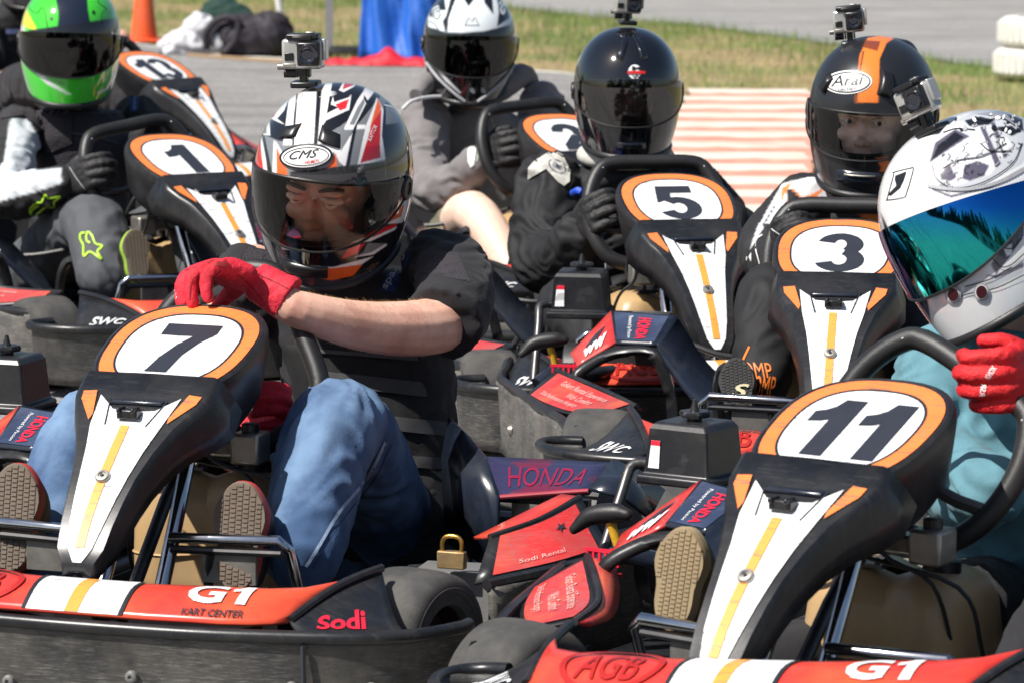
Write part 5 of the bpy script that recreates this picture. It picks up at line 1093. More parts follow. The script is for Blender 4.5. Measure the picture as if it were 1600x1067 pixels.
for i in range(34):
    t = i/33; x = 245+(600-245)*t; y = 462+38*math.sin(t*2.2)-80*t*t-10*t; print_poly('bead', ellp(*Z11([(x, y)])[0], 3.0, 3.0, 0, 8), tr11, greyprint, hel11, .0025, 6)
for i in range(26):
    x, y = rng.uniform(330, 590), rng.uniform(190, 260); print_poly('scroll_mark', ellp(*Z11([(x, y)])[0], rng.uniform(2, 5), rng.uniform(1.5, 4), rng.uniform(0, 180), 8), tr11, [blackprint, whitep, greyprint][i % 3], hel11, .0026, 6)
ra = random.Random(21)
for i in range(50):
    t = ra.uniform(0, 1); cx_, cy_ = 300+270*t+ra.uniform(-25, 25), 430-150*t+ra.uniform(-70, 60); a = ra.uniform(0, 6.28); q = ra.uniform(8, 30)
    if not inpoly(np.array([cx_]), np.array([cy_]), [(240, 350), (300, 250), (420, 185), (520, 175), (595, 200), (600, 360), (470, 440), (330, 480), (270, 440)])[0]: continue
    print_line('engraved_line', Z11([(cx_+q*math.cos(a+b_)*(1-.3*b_), cy_+q*.6*math.sin(a+b_)) for b_ in (0, .7, 1.4, 2.1)]), ra.uniform(.6, 1.6), tr11, [blackprint, blackprint, greyprint][i % 3], hel11, .002)
action_camera(W('11', 1434, 158, .02), -42, 6, -24, 'action camera tilted on the white helmet with mirrored visor', 1.0, .03)
gl11 = glove('glove', '11', W('11', 1630, 578, -.19), W('11', 1572, 594, -.275), (.30, .25, -.75), (-.1, -.9, .35), r11, red_glove2, 1.02, W('11', 1680, 560, -.16), curl=(45, 55, 45), spread=.0235, thick=.0115)
tg = bvh_of([gl11]); print_text('lettering', 'KNOX', (1538, 588), (12, -18), (8, 5), tg, whitep, gl11, .02, 0, .002, 4); print_text('lettering', 'RSR', (1530, 618), (3, -20), (9, 1), tg, whitep, gl11, .02, 0, .002, 4)
so, MS = shoe(W('11', 1057, 905, -.62), .082, .150, -10, -26, r11, upm, mat('tan_tread', (.30, .22, .12), .75, dust=.2), sole_tan, lean=4)

# ------------------------------------------------------------------ driver of kart 3
H3 = dict(px=1364, py=172, yl=.13, yaw=-16, pitch=9, roll=3)
M3 = HM(W('3', 1364, 172, .13), -16, 9, 3, 1.02)
suit_w = mat('white_race_suit', (.72, .73, .75), .75, fold=.5, fscale=12, attr=True, var=.05)
r3, b3, j3, t3, W3 = driver('3', 'driver in white, black and orange race suit, face visible behind a clear visor', (1364, 190, .14), (1365, 300, .2), (1360, 380, .24), (1340, 500, .24), (1330, 600, .2),
    [([(1262, 318, .2), (1200, 380, .04), (1205, 410, -.12), (1216, 405, -.24)], [.056, .046, .04, .032]), ([(1465, 330, .2), (1500, 440, .04), (1440, 430, -.15), (1400, 400, -.22)], [.055, .046, .04, .032])],
    [([(1290, 600, .2), (1212, 462, -.28), (1190, 590, -.5)], [.085, .058, .046]), ([(1400, 600, .2), (1420, 500, -.3), (1440, 640, -.5)], [.085, .06, .045])], suit_w, black_race, skin_m=skin2, vox=.0036, face=True, hm=M3, tw=.15, seed=6, jf=.005)
Zs = lambda P: zz(5.333, 1160, 260, P); BK = (.012, .012, .013); OR = (.80, .20, .03); WH = (.74, .75, .78)
paint(j3, BK, [(WH, Zs([(330, 150), (560, 90), (840, 130), (820, 200), (700, 310), (500, 280), (440, 190), (370, 190), (360, 330), (300, 470), (150, 480), (180, 420)])), (OR, Zs([(330, 180), (420, 140), (380, 190), (345, 250), (370, 320), (320, 430), (300, 430), (350, 320), (320, 250)])), (OR, Zs([(430, 190), (500, 265), (640, 205), (660, 180), (680, 200), (640, 230), (500, 285), (420, 200)])),
   (OR, Zs([(690, 300), (820, 180), (830, 195), (710, 320)])), (BK, Zs([(260, 330), (275, 340), (190, 480), (165, 490)])), (OR, [(1255, 325), (1275, 300), (1280, 304), (1262, 332)]), (OR, [(1340, 334), (1420, 336), (1420, 350), (1360, 350)]), (WH, Zs([(140, 470), (180, 500), (100, 640), (60, 700)]))])
hel3, vis3, MM3 = make_helmet('3', **H3, parent=r3, shell_m=helm_matte, visor_m=visor_mat('clear_visor', (.95, .95, .95), .045), base=(.016, .017, .020), nu=260, nv=170, scale=1.02, vt=-.017,
   polys=[(OR, zz(3.233, 1150, 0, [(600, 520), (612, 400), (625, 280), (680, 160), (740, 150), (830, 175), (760, 220), (725, 300), (722, 420), (718, 520)])), (BK, zz(3.233, 1150, 0, [(604, 520), (614, 400), (640, 260), (648, 260), (622, 400), (614, 520)])),
          ((.22, .05, .02), zz(3.233, 1150, 0, [(640, 240), (655, 205), (730, 210), (715, 260)])), (OR, zz(3.233, 1150, 0, [(700, 795), (765, 765), (778, 840), (740, 900), (690, 930), (735, 850)])), (OR, zz(3.233, 1150, 0, [(800, 770), (812, 780), (790, 860), (740, 930), (735, 925), (780, 850)]))])
eyes(M3, b3); add('hair', *(lambda VF: ([M3 @ v for v in VF[0]], VF[1]))(sph((0, .02, .052), .078, .09, .082)), hairm, b3, angle=0)
tr3 = bvh_of([hel3]); ZA = lambda P: zz(3.233, 1150, 0, P)
print_poly('badge', [ZA([q])[0] for q in ellp(566, 417, 122, 60, -3)], tr3, whitep, hel3, .0015, 6); print_line('badge_line', [ZA([q])[0] for q in ellp(566, 417, 110, 50, -3)], 1.8, tr3, blackprint, hel3, .0025, True, 6)
print_text('lettering', 'Arai', ZA([(478, 440)])[0], (50, -4), (2, -17), tr3, blackprint, hel3, .0, .2, .0025, 4); print_text('lettering', 'HELMET', ZA([(516, 462)])[0], (28, -2), (0, -3.6), tr3, blackprint, hel3, .0, 0, .0025, 4)
vent(MM3, R(-40), .075, .014, .018, hel3, cam_blk, .009, -.4); vent(MM3, R(24), .085, .017, .024, hel3, cam_blk, .010, -.3); vent(MM3, R(3), -.108, .055, .014, hel3, gloss, .006); vent(MM3, R(3), -.102, .042, .003, hel3, alu, .0085); vent(MM3, R(160), .115, .05, .02, hel3, cam_blk, .014)
action_camera(W('3', 1326, 33, .13), -8, 2, -6, 'action camera on the black helmet with the orange stripe', 1.05, .026)
g3 = glove('glove', '3', W('3', 1203, 412, -.20), W('3', 1220, 372, -.30), (.15, -.25, -1), (-1, -.3, 0), r3, blk_glove, 1.05, W('3', 1200, 440, -.12), curl=(50, 60, 40)); tg = bvh_of([g3, j3])
print_line('piping', Zs([(165, 570), (115, 610), (110, 690), (135, 790), (150, 860)]), 1.6, tg, whitep, g3, .002); print_line('piping', Zs([(225, 470), (240, 520), (310, 570)]), 1.6, tg, whitep, g3, .002); print_poly('wrist_tab', Zs([(30, 725), (72, 720), (72, 790), (30, 785)]), tg, whitep, g3, .002)
tt = bvh_of([t3]); Zt = lambda P: zz(3.048, 1100, 300, P)
print_line('piping', Zt([(215, 735), (185, 800), (152, 875)]), 3, tt, orangep, t3, .003); print_text('lettering', 'OMP', Zt([(190, 880)])[0], (46, 2), (-5, -24), tt, orangep, t3, .0, .0, .003)
print_text('lettering', 'OMP', Zt([(225, 975)])[0], (34, 2), (6, -34), tt, orangep, t3, .0, .0, .003)
so, MS = shoe(W('3', 1152, 612, -.62), .078, .14, -20, -8, r3, upm, mat('black_tread', (.03, .03, .03), .7), mat('black_sole', (.025, .025, .025), .7), lean=-6); ts_ = bvh_of([so])
print_text('lettering', 'S', Zt([(128, 975)])[0], (26, -1), (3, -20), ts_, mat('gold_print', (.55, .50, .30), .5), so, .02, .2, .006)

# ------------------------------------------------------------------ driver of kart 5
H5 = dict(px=980, py=139, yl=.15, yaw=3, pitch=5, roll=0)
M5 = HM(W('5', 980, 139, .15), 3, 5, 0, .97)
r5, b5, j5, t5, W5 = driver('5', 'driver all in black with a plain glossy black helmet and pale collar', (980, 150, .16), (985, 245, .2), (990, 320, .24), (985, 430, .24), (980, 520, .2),
    [([(858, 292, .2), (848, 400, .06), (885, 405, -.10), (905, 370, -.22)], [.062, .056, .048, .036]), ([(1082, 298, .2), (1160, 385, .04), (1150, 380, -.12), (1135, 350, -.22)], [.050, .046, .040, .034])],
    [([(930, 520, .2), (890, 480, -.25), (960, 560, -.5)], [.08, .06, .045]), ([(1040, 520, .2), (1150, 440, -.3), (1180, 560, -.5)], [.08, .062, .045])], black_race, black_race, tw=.17, td=.11, bw=.14, grow=.018, jf=.010, face=True, hm=M5, vox=.006, seed=9)
eyes(M5, b5)
hel5, vis5, MM5 = make_helmet('5', **H5, parent=r5, shell_m=mat('gloss_black_helmet', (.006, .007, .010), .06, coat=1.0), visor_m=visor_mat('grey_visor', (.30, .30, .31), .10), nu=160, nv=90, scale=.97)
tr5 = bvh_of([hel5]); Zh = lambda P: zz(3.557, 780, 0, P)
print_poly('badge', ellp(992, 113, 10.5, 11.5), tr5, whitep, hel5, .0012, 5); print_poly('badge_band', Zh([(712, 396), (812, 396), (812, 412), (712, 412)]), tr5, redprint, hel5, .0035, 5)
print_text('lettering', 'M', Zh([(738, 392)])[0], (15, 0), (0, -6), tr5, blackprint, hel5, .02, 0, .0028, 4); print_text('lettering', 'W', Zh([(738, 438)])[0], (15, 0), (0, -6), tr5, blackprint, hel5, .02, 0, .0028, 4)
for s in (-1, 1): vent(MM5, R(s*12), .118, .012, .028, hel5, MATS['gloss_black_helmet'], .006, s*.3)
vent(MM5, 0, -.118, .04, .010, hel5, MATS['gloss_black_helmet'], .005)
action_camera(W('5', 981, 6, .15), 8, 3, 2, 'action camera on the plain glossy black helmet, cut by the top edge', 1.0, .026)
g5 = glove('glove', '5', W('5', 898, 372, -.21), W('5', 925, 335, -.30), (.2, -.2, -1), (-1, -.4, .1), r5, blk_glove, 1.12, W('5', 885, 400, -.14), curl=(50, 62, 50)); tj = bvh_of([j5])
yoke = mat('pale_grey_suede', (.50, .49, .45), .8, fold=.4, fscale=14)
print_poly('collar_flap', Zh([(160, 935), (195, 895), (300, 830), (370, 775), (470, 745), (500, 770), (470, 800), (365, 820), (352, 860), (395, 945), (392, 1010), (360, 1035), (325, 1010), (260, 940), (170, 930), (158, 1000)]), tj, yoke, j5, .006, 7)
print_line('oval_logo', [Zh([q])[0] for q in ellp(322, 925, 52, 30, 35)], 1.2, tj, bluep, j5, .008, True); print_text('lettering', 'OMP', Zh([(292, 918)])[0], (12, 7), (4, -5), tj, bluep, j5, .01, 0, .008, 4)
print_poly('shoulder_strap', Zh([(940, 800), (1010, 780), (1060, 810), (1090, 870), (1210, 935), (1190, 975), (1080, 900), (1020, 840), (950, 850)]), tj, mat('slate_strap', (.09, .11, .14), .7), j5, .006, 7)
add('neck_collar', *tube([MM5 @ Vector((.10*math.sin(t), .02-.10*math.cos(t), -.168)) for t in [2*math.pi*i/30 for i in range(30)]], .020, 12, closed=True), yoke, r5)
print_line('zip', [(945, 380), (946, 430), (944, 470)], 1.5, tj, greyprint, j5, .003)
add('blue_cord', *tube([W('5', 895, 302, -.05), W('5', 905, 298, -.1), W('5', 915, 308, -.05), W('5', 935, 305, -.1), W('5', 948, 318, -.08)], .008, 8, sm=4), mat('blue_cord', (.01, .08, .6), .5), r5)

# ------------------------------------------------------------------ driver of kart 1
GR = (.05, .55, .03); YL = (.85, .75, .03); NV = (.012, .018, .035)
H1 = dict(px=110, py=62, yl=.15, yaw=2, pitch=8, roll=2)
r1, b1, j1, t1, W1 = driver('1', 'driver in a bright green helmet with white sleeve and grey trousers', (108, 90, .16), (110, 170, .2), (125, 235, .24), (130, 330, .24), (120, 430, .2),
    [([(28, 205, .2), (10, 300, .04), (60, 300, -.12), (95, 290, -.22)], [.055, .048, .042, .034]), ([(215, 190, .2), (255, 250, .05), (240, 240, -.1), (230, 215, -.18)], [.055, .046, .04, .032])],
    [([(60, 420, .2), (140, 345, -.25), (165, 430, -.45)], [.078, .066, .058]), ([(190, 400, .2), (290, 350, -.3), (320, 430, -.5)], [.08, .058, .045])], mat('painted_race_suit', (0, 0, 0), .78, attr=True, fold=.6, fscale=12, var=.06), grey_trous, tw=.15, hm=HM(W('1', 110, 62, .15), 2, 8, 2), seed=12, jf=.007)
Zg = lambda P: zz(3.557, 0, 0, P)
paint(j1, BK, [((.56, .60, .63), Zg([(60, 660), (150, 660), (215, 760), (240, 880), (200, 950), (340, 935), (345, 1010), (330, 1060), (180, 1100), (-40, 1180), (-60, 1000), (20, 900)])), (BK, Zg([(-40, 1130), (180, 1075), (345, 1020), (420, 1060), (400, 1180), (-40, 1250)]))])
vest1 = blob('vest', [ell_loft([(W1((125, 345, .22)), .12, .125, XA('1'), FA('1')), (W1((122, 280, .22)), .135, .135, XA('1'), FA('1')), (W1((122, 215, .20)), .140, .125, XA('1'), FA('1')), (W1((118, 175, .19)), .125, .09, XA('1'), FA('1'))])], black_mesh, r1, .008, 3, fold=.004, ffreq=16, seed=2)
hel1, vis1, MM1 = make_helmet('1', **H1, parent=r1, shell_m=helm_paint, visor_m=visor_mat('dark_visor', (.03, .028, .026), .05), nu=220, nv=140, base=GR,
    polys=[((.06, .62, .04), [(20, -40), (200, -40), (200, 180), (20, 180)]), (YL, Zg([(110, 130), (130, 30), (110, -40), (160, -60), (150, 60), (200, 160), (215, 175), (130, 150)])), (NV, Zg([(318, 190), (325, 80), (300, -60), (480, -60), (490, 60), (512, 175), (500, 185)])), ((.012, .012, .014), Zg([(158, 170), (655, 100), (660, 260), (650, 330), (560, 400), (420, 412), (280, 400), (200, 350), (150, 250)])),
           ((.78, .78, .78), Zg([(110, 130), (135, 150), (160, 260), (210, 360), (260, 440), (380, 520), (400, 525), (380, 530), (260, 470), (170, 380), (120, 240)])), ((.78, .78, .78), Zg([(540, 515), (590, 490), (640, 400), (665, 330), (655, 420), (600, 500), (550, 525)])), ((.03, .18, .03), Zg([(310, 445), (365, 472), (360, 476), (308, 450)])), ((.03, .18, .03), Zg([(555, 450), (598, 420), (600, 425), (560, 455)]))])
tr1 = bvh_of([hel1]); 
for pts in ([(155, -10), (165, 50), (205, 75), (240, 45), (268, 180)], [(545, -10), (550, 20), (590, 50), (565, 80), (570, 140)]): print_line('pinstripe', Zg(pts), .9, tr1, blackprint, hel1, .0012)
for c in ((285, 105), (520, 70)): print_poly('vent_hole', ellp(*Zg([c])[0], 2.5, 3), tr1, mat('dark_green_hole', (.01, .06, .01), .5), hel1, .0015)
tj = bvh_of([j1, vest1]); print_poly('chest_patch', Zg([(195, 570), (270, 540), (318, 585), (250, 620)]), tj, mat('olive_patch', (.25, .38, .03), .7), vest1, .003); print_line('patch_print', Zg([(215, 575), (240, 590), (262, 560), (290, 590)]), 1.2, tj, blackprint, vest1, .005)
def star(name, pts, w, tree, m, par): print_line(name, pts, w, tree, m, par, .004, True, 5)
print_line('star_logo', zz(3.557, 0, 250, [(165, 300), (170, 270), (205, 240), (230, 235), (250, 195), (268, 215), (335, 205), (300, 235), (300, 265), (255, 265), (215, 295), (190, 310), (172, 308), (180, 280), (215, 255)]), 3.0, tj, lime, j1, .004)
print_poly('collar_tab', Zg([(710, 515), (775, 520), (770, 620), (725, 622)]), tj, bluep, j1, .003); print_text('lettering', 'sparco', Zg([(760, 612)])[0], (1, -24), (-6, 0), tj, mat('blue_print', (.15, .3, .6), .5), j1, .01, 0, .005, 4)
print_line('strap_edge', Zg([(390, 740), (520, 760), (660, 800)]), 3, tj, strapm, vest1, .004); print_poly('shoulder_pad', Zg([(0, 570), (150, 500), (230, 470), (330, 520), (400, 640), (400, 800), (260, 860), (230, 720), (130, 640), (0, 660)]), tj, black_mesh, vest1, .006, 8)
tt = bvh_of([t1]); print_line('star_logo', zz(3.557, 0, 250, [(470, 405), (448, 410), (445, 440), (462, 475), (465, 535), (500, 510), (565, 552), (540, 510), (568, 478), (530, 465), (510, 420), (485, 400), (480, 445), (500, 462)]), 3.0, tt, lime, t1, .004)
g1b = glove('glove', '1', W('1', 98, 290, -.21), W('1', 140, 268, -.31), (.2, -.3, -1), (-.6, -.8, .3), r1, blk_glove, 1.05, W('1', 85, 296, -.16), curl=(45, 60, 50)); tg = bvh_of([g1b]); print_line('piping', Zg([(385, 930), (430, 1000), (500, 1090)]), 1.3, tg, greyprint, g1b, .002); print_line('cuff_edge', Zg([(360, 985), (350, 1030), (380, 1090)]), 2.5, tg, whitep, g1b, .002)
so, MS = shoe(W('1', 214, 400, -.62), .075, .135, -16, 22, r1, upm, mat('taupe_tread', (.13, .10, .07), .8, dust=.3), mat('lime_foxing', (.30, .50, .04), .6))

# ------------------------------------------------------------------ driver of kart 2 (grey hoodie)
H2 = dict(px=734, py=66, yl=.15, yaw=4, pitch=8, roll=1)
r2, b2, j2, t2, W2 = driver('2', 'driver in a grey hoodie and shorts with a black and white tribal helmet', (734, 95, .16), (740, 165, .2), (755, 225, .24), (760, 320, .24), (760, 400, .2),
    [([(665, 185, .2), (668, 290, .04), (715, 285, -.12), (745, 255, -.22)], [.056, .050, .042, .034]), ([(845, 165, .2), (890, 250, .05), (870, 240, -.12), (850, 215, -.2)], [.055, .046, .04, .032])],
    [([(700, 410, .2), (738, 332, -.25), (812, 440, -.50)], [.082, .060, .048]), ([(800, 400, .2), (870, 340, -.3), (930, 430, -.5)], [.08, .06, .045])], hood_m, khaki, skin_m=skin2, bare_legs=True, tw=.15, hm=HM(W('2', 734, 66, .15), 4, 8, 1), seed=15, jf=.007, vox=.007)
WT = (.74, .80, .82); Zw = lambda P: zz(3.557, 600, 0, P)
hel2, vis2, MM2 = make_helmet('2', **H2, parent=r2, shell_m=helm_paint, visor_m=visor_mat('dark_visor', (.03, .028, .026), .05), nu=240, nv=150, base=(.012, .012, .014),
    polys=[(WT, Zw([(240, 60), (270, -60), (680, -60), (715, 90), (700, 140), (560, 175), (430, 185), (340, 180), (245, 150)])), (BK, Zw([(250, 20), (285, -20), (330, -60), (345, 60), (310, 60), (270, 100), (250, 90)])), (BK, Zw([(325, 120), (345, 90), (375, -30), (410, -30), (360, 100), (352, 182), (338, 175)])), (BK, Zw([(420, -40), (470, 40), (530, -40)])), (BK, Zw([(545, -40), (560, 20), (610, 85), (600, -40)])), (BK, Zw([(622, -40), (640, 60), (628, 150), (645, 140), (700, 100), (690, 0), (670, -40)])),
           (WT, Zw([(268, 50), (300, 30), (310, 70), (295, 105), (272, 95)])), (WT, Zw([(640, 10), (672, 20), (685, 60), (665, 90), (645, 70)])), ((.80, .80, .80), Zw([(232, 240), (245, 280), (300, 380), (370, 460), (430, 520), (420, 520), (340, 450), (280, 370), (238, 290)])), ((.75, .75, .75), Zw([(370, 405), (425, 420), (410, 435)])), ((.75, .75, .75), Zw([(595, 395), (655, 365), (620, 410)]))])
tr2 = bvh_of([hel2])
for pts, w in (([(300, 45), (278, 60), (280, 100), (300, 105), (312, 80), (300, 60), (288, 75)], 1.6), ([(655, 20), (640, 50), (650, 85), (675, 80), (680, 50), (662, 40), (658, 62)], 1.6), ([(250, 120), (280, 135), (310, 180)], 1.4), ([(452, 140), (470, 100), (490, 120), (505, 98), (525, 140)], .8), ([(445, 142), (530, 142)], .8)): print_line('tribal_line', Zw(pts), w, tr2, blackprint, hel2, .0015)
for x in (490, 552): print_poly('chin_vent', Zw([(x-14, 495), (x+4, 490), (x+16, 512), (x+10, 525), (x-10, 512)]), tr2, greyprint, hel2, .002)
for s in (-1, 1): add('chin_ridge', *tube([MM2 @ hsurf(R(s*a_), z, .004) for a_, z in ((70, -.05), (45, -.085), (22, -.12), (8, -.14))], .004, 8, sm=4), greyprint, hel2)
tj = bvh_of([j2]); print_line('zip', Zw([(570, 590), (590, 640), (622, 730)]), 1.6, tj, greyprint, j2, .003)
add('hood', *tube([W2((650, 150, .10)), W2((668, 130, .16)), W2((700, 140, .20)), W2((770, 145, .2)), W2((815, 118, .22)), W2((835, 140, .24))], [.02, .03, .035, .035, .035, .02], 14, sm=4), hood_m, r2)
add('drawcord', *tube([W2((628, 172, .02)), W2((645, 158, .06)), W2((675, 152, .10)), W2((705, 152, .12))], .005, 8, sm=4), whitep, r2)
g2b = glove('glove', '2', W('2', 748, 250, -.21), W('2', 785, 232, -.31), (.2, -.3, -1), (-.6, -.8, .3), r2, blk_glove, 1.15, W('2', 735, 258, -.15), curl=(48, 62, 50)); tg = bvh_of([g2b, j2])
print_poly('cuff_patch', Zw([(465, 830), (490, 805), (510, 830), (500, 920), (480, 935), (465, 900)]), tg, whitep, g2b, .003, 5); print_line('cuff_edge', Zw([(560, 770), (530, 830), (515, 900)]), 3, tg, mat('grey_green_trim', (.3, .35, .3), .6), g2b, .003)

# ------------------------------------------------------------------ driver of kart 13, mostly hidden
r13, b13, j13, t13, W13 = driver('13', 'driver in a dark short-sleeved top at the top left corner, white wristband on', (50, -60, .16), (30, 5, .2), (20, 55, .24), (15, 110, .24), (20, 160, .2),
    [([(-30, 50, .2), (-20, 130, .04), (15, 128, -.08), (44, 122, -.2)], [.055, .048, .042, .030]), ([(90, 40, .2), (150, 100, .05), (170, 80, -.12), (190, 60, -.2)], [.055, .046, .04, .032])],
    [([(-10, 165, .2), (60, 130, -.3), (120, 190, -.5)], [.078, .062, .05]), ([(60, 160, .2), (160, 140, -.3), (220, 190, -.5)], [.08, .058, .045])], black_cloth, black_cloth, short={0: .6, 1: .6}, tw=.15, seed=18, hm=HM(W('13', 50, -60, .15), 10, 8, 0))
make_helmet('13', 50, -62, .15, 10, 8, 0, r13, mat('plain_dark_helmet', (.03, .03, .035), .2, coat=.6), visor_mat('dark_visor', (.03, .028, .026), .05), nu=100, nv=60)
tj = bvh_of([j13]); print_poly('chest_print', [(9, 46), (33, 46), (33, 54), (9, 53)], tj, mat('pale_blue_print', (.35, .40, .7), .5), j13, .003)
add('wristband', *tube([W('13', 38, 124, -.18), W('13', 46, 121, -.22)], .042, 16), mat('white_wristband', (.6, .6, .58), .8, bump=.5, bscale=200), r13)
g13 = glove('glove', '13', W('13', 52, 120, -.22), W('13', 75, 105, -.30), (.2, -.3, -1), (-.6, -.8, .3), r13, blk_glove, 1.05, curl=(45, 60, 50), vox=.005)

# ================================================================== things along the edge of the track
def onz(px, py, z=0.0): return on_z(px, py, z)
c0 = onz(225, 66); cone = root('traffic_cone', c0, 'orange traffic cone standing on the grass at the edge of the track', 'cone'); cm = mat('cone_orange', (.80, .10, .02), .45, var=.1, dust=.15)
V, F = lathe([(.02, .085), (.06, .080), (.62, .018), (.64, 0)], c0, 'Z', 28); add('cone_body', V, F, cm, cone); V, F = box(c0+Vector((0, 0, .012)), (.22, .22, .02)); bev(add('cone_base', V, F, cm, cone), .005)
wpole = root('white_pole', onz(446, 80), 'leaning white pole in the grass beside the backpack', 'pole'); add('tube', *tube([onz(446, 80), onz(446, 80)+Vector((-.10, 0, .75))], .021, 14), mat('white_paint_pole', (.78, .78, .76), .4, dust=.1), wpole)
gp = onz(515, 86); gpole = root('canopy_leg', gp, 'grey metal canopy leg with a flat dark foot beside the blue cloth', 'canopy leg'); add('leg', *tube([gp, gp+Vector((-.01, 0, 1.1))], .032, 4), mat('grey_painted_metal', (.24, .24, .25), .5), gpole)
V, F = box(gp+Vector((.09, .0, .018)), (.30, .16, .03)); bev(add('foot_plate', V, F, blackp, gpole), .008); V, F = capsule([gp+Vector((.02, -.03, .03)), gp+Vector((.22, -.02, .03))], .025, 10); add('sandbag', V, F, black_cloth, gpole)
def lump(name, base, pts, m, label, cat, fold=.02, ff=9, vox=.012, seed=1):
    r_ = root(name, base, label, cat); blob('cloth', [sph(base+Vector(p[:3]), p[3], p[4], p[5]) for p in pts], m, r_, vox, 2, fold=fold, ffreq=ff, seed=seed, fine=fold*.4); return r_
lump('towel_pile', onz(300, 84), [(0, 0, .06, .16, .10, .08), (-.10, 0, .03, .10, .08, .05), (.05, 0, .14, .09, .08, .09)], mat('white_towel', (.60, .60, .63), .9, bump=.5, fold=.6, fscale=14), 'crumpled pale grey towel beside the dark backpack', 'towel', .03, 11, seed=2)
bp = onz(378, 88); bpk = root('backpack', bp, 'dark backpack lying on the grass edge beside the pale towel', 'backpack')
bpm = mat('dark_pack_cloth', (.022, .018, .026), .7, fold=.8, fscale=10, bump=.3)
blob('pack_body', [sph(bp+Vector((.02, .05, .11)), .22, .13, .13), sph(bp+Vector((.16, .05, .12)), .14, .12, .14)], bpm, bpk, .012, 2, fold=.018, ffreq=9, seed=5)
add('carry_strap', *tube([bp+Vector(p) for p in ((-.20, -.05, .04), (-.20, -.06, .14), (-.12, -.06, .22), (-.02, -.07, .21), (-.03, -.07, .10), (-.10, -.07, .02))], .022, 10, sm=4), bpm, bpk)
add('white_lining', *sph(bp+Vector((-.13, -.035, .085)), .035, .02, .05), mat('white_towel', (.6, .6, .6), .9), bpk)
lump('green_jacket', onz(345, 62), [(0, .15, .10, .16, .10, .16), (.08, .12, .12, .12, .08, .10)], mat('dark_green_cloth', (.012, .045, .035), .85, fold=.6), 'dark green jacket heaped behind the backpack', 'jacket', .02, 8, seed=7)
# blue cloth hanging to the ground and red cloth at its foot
def drape(name, L_, R_, ztop, m, label, cat, n=40, amp=.05):
    r_ = root(name, (L_+R_)/2, label, cat); rows = []
    for j in range(15):
        t = j/14; row = []
        for i in range(n+1):
            u = i/n; p = L_.lerp(R_, u); zt = ztop(u) if callable(ztop) else ztop
            w = noise.noise(Vector((u*5, t*1.2, 3)))*amp*(1.4-t)+noise.noise(Vector((u*14+t*3, t*2, 8)))*amp*.35
            row.append(Vector((p.x+w*.4, p.y+w*1.6-.12*(1-t)**2, .004+zt*t)))
        rows.append(row)
    o = add('cloth', *grid(rows), m, r_, angle=0); solid(o, .004); return r_
drape('blue_cloth', onz(562, 93), onz(700, 95), lambda u: .80-.50*u**.9+.02*math.sin(u*9), mat('blue_polyester', (.012, .11, .48), .55, fold=.4, fscale=6, bump=.2), 'bright blue cloth draped down to the grass beside the canopy leg', 'cloth', amp=.07)
rr = root('red_cloth', onz(580, 103), 'long red cloth lying along the track edge below the blue cloth', 'cloth'); rows = []
for i in range(61):
    u = i/60; p = onz(478+210*u, 100+3*u); h = .035+.03*noise.noise(Vector((u*9, 0, 1)))+.05*math.exp(-((u-.62)/.12)**2); rows.append([p+Vector((0, -.10+.02*noise.noise(Vector((u*12, 3, 0))), .002)), p+Vector((0, -.09, h*.7)), p+Vector((0, -.02, h)), p+Vector((0, .08, h*.9)), p+Vector((0, .16, .002))])
add('cloth', *grid(rows), mat('red_polyester', (.62, .012, .03), .6, fold=.9, fscale=9), rr, angle=0)
wb = root('wooden_board', onz(385, 92), 'thin wooden board edging the track in front of the backpack', 'board'); a_, b_ = onz(292, 88), onz(478, 101); V, F = [], []
for q in (a_, b_): V += [q+Vector(d) for d in ((0, 0, 0), (0, .05, 0), (0, .03, .016), (0, 0, .016))]
add('plank', V, [(0, 1, 2, 3), (7, 6, 5, 4), (0, 4, 5, 1), (1, 5, 6, 2), (2, 6, 7, 3), (3, 7, 4, 0)], mat('bare_wood', (.38, .25, .14), .8, var=.3, stretch=(2, 30, 30), dust=.2), wb, smooth=False)
# a far-off row of trees and a low pale building behind the photographer, seen mirrored in the visors
WV, WF, wr = [], [], random.Random(9)
for i in range(70):
    x = -60+120*i/69+wr.uniform(-1.5, 1.5); y = -38-wr.uniform(0, 14); h = wr.uniform(6, 14); r0 = wr.uniform(1.6, 3.0)
    for k in range(46):
        t = k/46; rr_ = r0*(1-t)**.8; a = wr.uniform(0, 6.28); c = Vector((x+rr_*.55*math.cos(a), y+rr_*.55*math.sin(a), .6+h*t)); s_ = .5+rr_*.45; v, f = sph(c, s_, s_, s_*.8, 6, 4); n0 = len(WV); WV += v; WF += [tuple(q+n0 for q in g) for g in f]
wd = add('wood', WV, WF, mat('dark_foliage', (.03, .06, .02), .8, var=.3, vscale=1), smooth=False); wd['kind'] = 'stuff'; tag(wd, 'far-off wood of dark trees across the circuit, mirrored in the helmet visors', 'wood')
bl = root('low_building', Vector((18, -34, 0)), 'long low pale building in front of the far-off wood, behind the photographer', 'building'); bwm = mat('pale_render', (.55, .54, .50), .8)
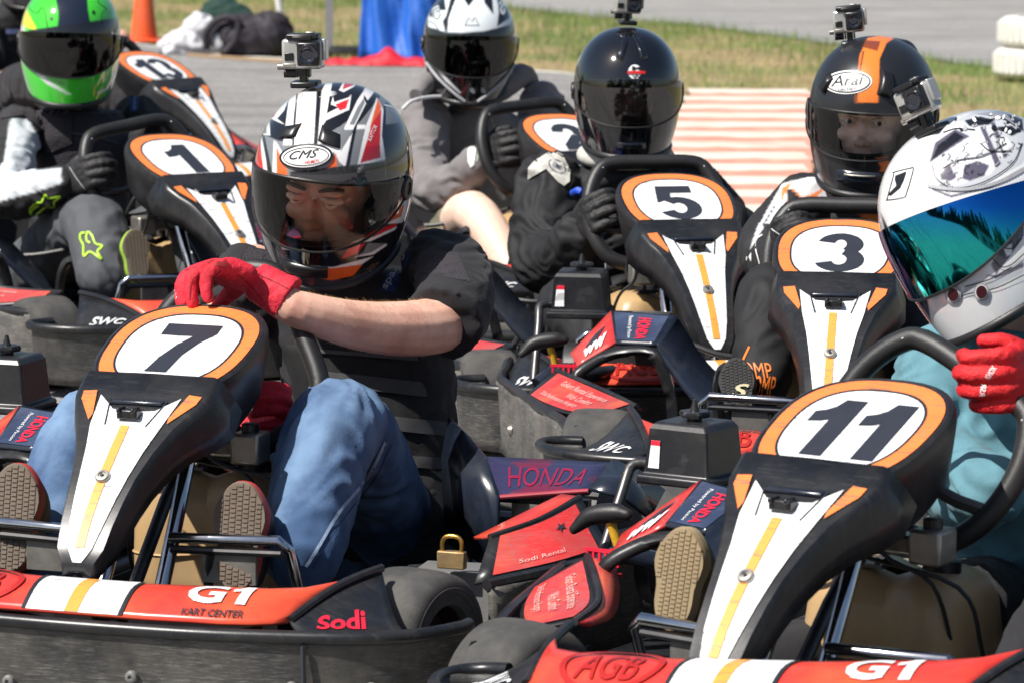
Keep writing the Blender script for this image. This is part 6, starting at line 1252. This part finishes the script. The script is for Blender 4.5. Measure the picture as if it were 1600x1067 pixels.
V, F = box((18, -34, 1.6), (30, 5, 3.2)); add('wall', V, F, bwm, bl, smooth=False); V, F = box((18, -34, 3.3), (31, 6, .25)); add('roof', V, F, mat('grey_roof', (.15, .15, .16), .7), bl, smooth=False)
for i in range(7):
    V, F = box((6+4*i, -31.45, 1.5), (1.6, .12, 1.2)); add('window', V, F, mat('dark_window', (.03, .035, .04), .15), bl, smooth=False)
# white painted tyre stack
tb = onz(1632, 124); tym = mat('white_painted_tyre', (.72, .71, .66), .75, var=.12, dust=.25, bump=.4, bscale=40)
for i, (lb, dx) in enumerate((('white painted tyre at the bottom of the stack by the right edge', 0), ('white painted tyre on top of the stack by the right edge', .02))):
    c = tb+Vector((dx, 0, .01+i*.165)); r_ = root('painted_tyre', c, lb, 'tyre', 'white painted tyres stacked at the track edge')
    V, F = lathe([(0, .17), (0, .23), (.02, .265), (.05, .275), (.08, .272), (.11, .275), (.14, .265), (.16, .23), (.16, .17), (.08, .14), (0, .17)], c, 'Z', 48); add('carcass', V, F, tym, r_)
    for j in range(40):
        a = 2*math.pi*j/40; V, F = box((0, 0, 0), (.008, .03, .10)); Mx = Matrix.Translation(c+Vector((.275*math.cos(a), .275*math.sin(a), .08))) @ Matrix.Rotation(a, 4, 'Z'); add('tread_block', [Mx @ Vector(v) for v in V], F, tym, r_, smooth=False)
# brass padlock hanging at the pod of kart 7
pc = K2W('7', (.432, -.415, .195)); pl = root('padlock', pc, 'small brass padlock on the side pod of kart 7', 'padlock', rz=0); a = KART['7'][2]; Mp = Matrix.Translation(pc) @ Matrix.Rotation(a, 4, 'Z')
V, F = box((0, 0, -.006), (.046, .016, .028), Mp); bev(add('lock_body', V, F, oldbrass, pl), .002); add('shackle', *tube([Mp @ Vector(p) for p in ((-.016, 0, .006), (-.016, 0, .022), (-.009, 0, .031), (.009, 0, .031), (.016, 0, .022), (.016, 0, .006))], .0035, 10, sm=3), brass, pl)
for o in bpy.data.objects:
    if o.type == 'MESH' and not o.data.materials: o.data.materials.append(blackp)
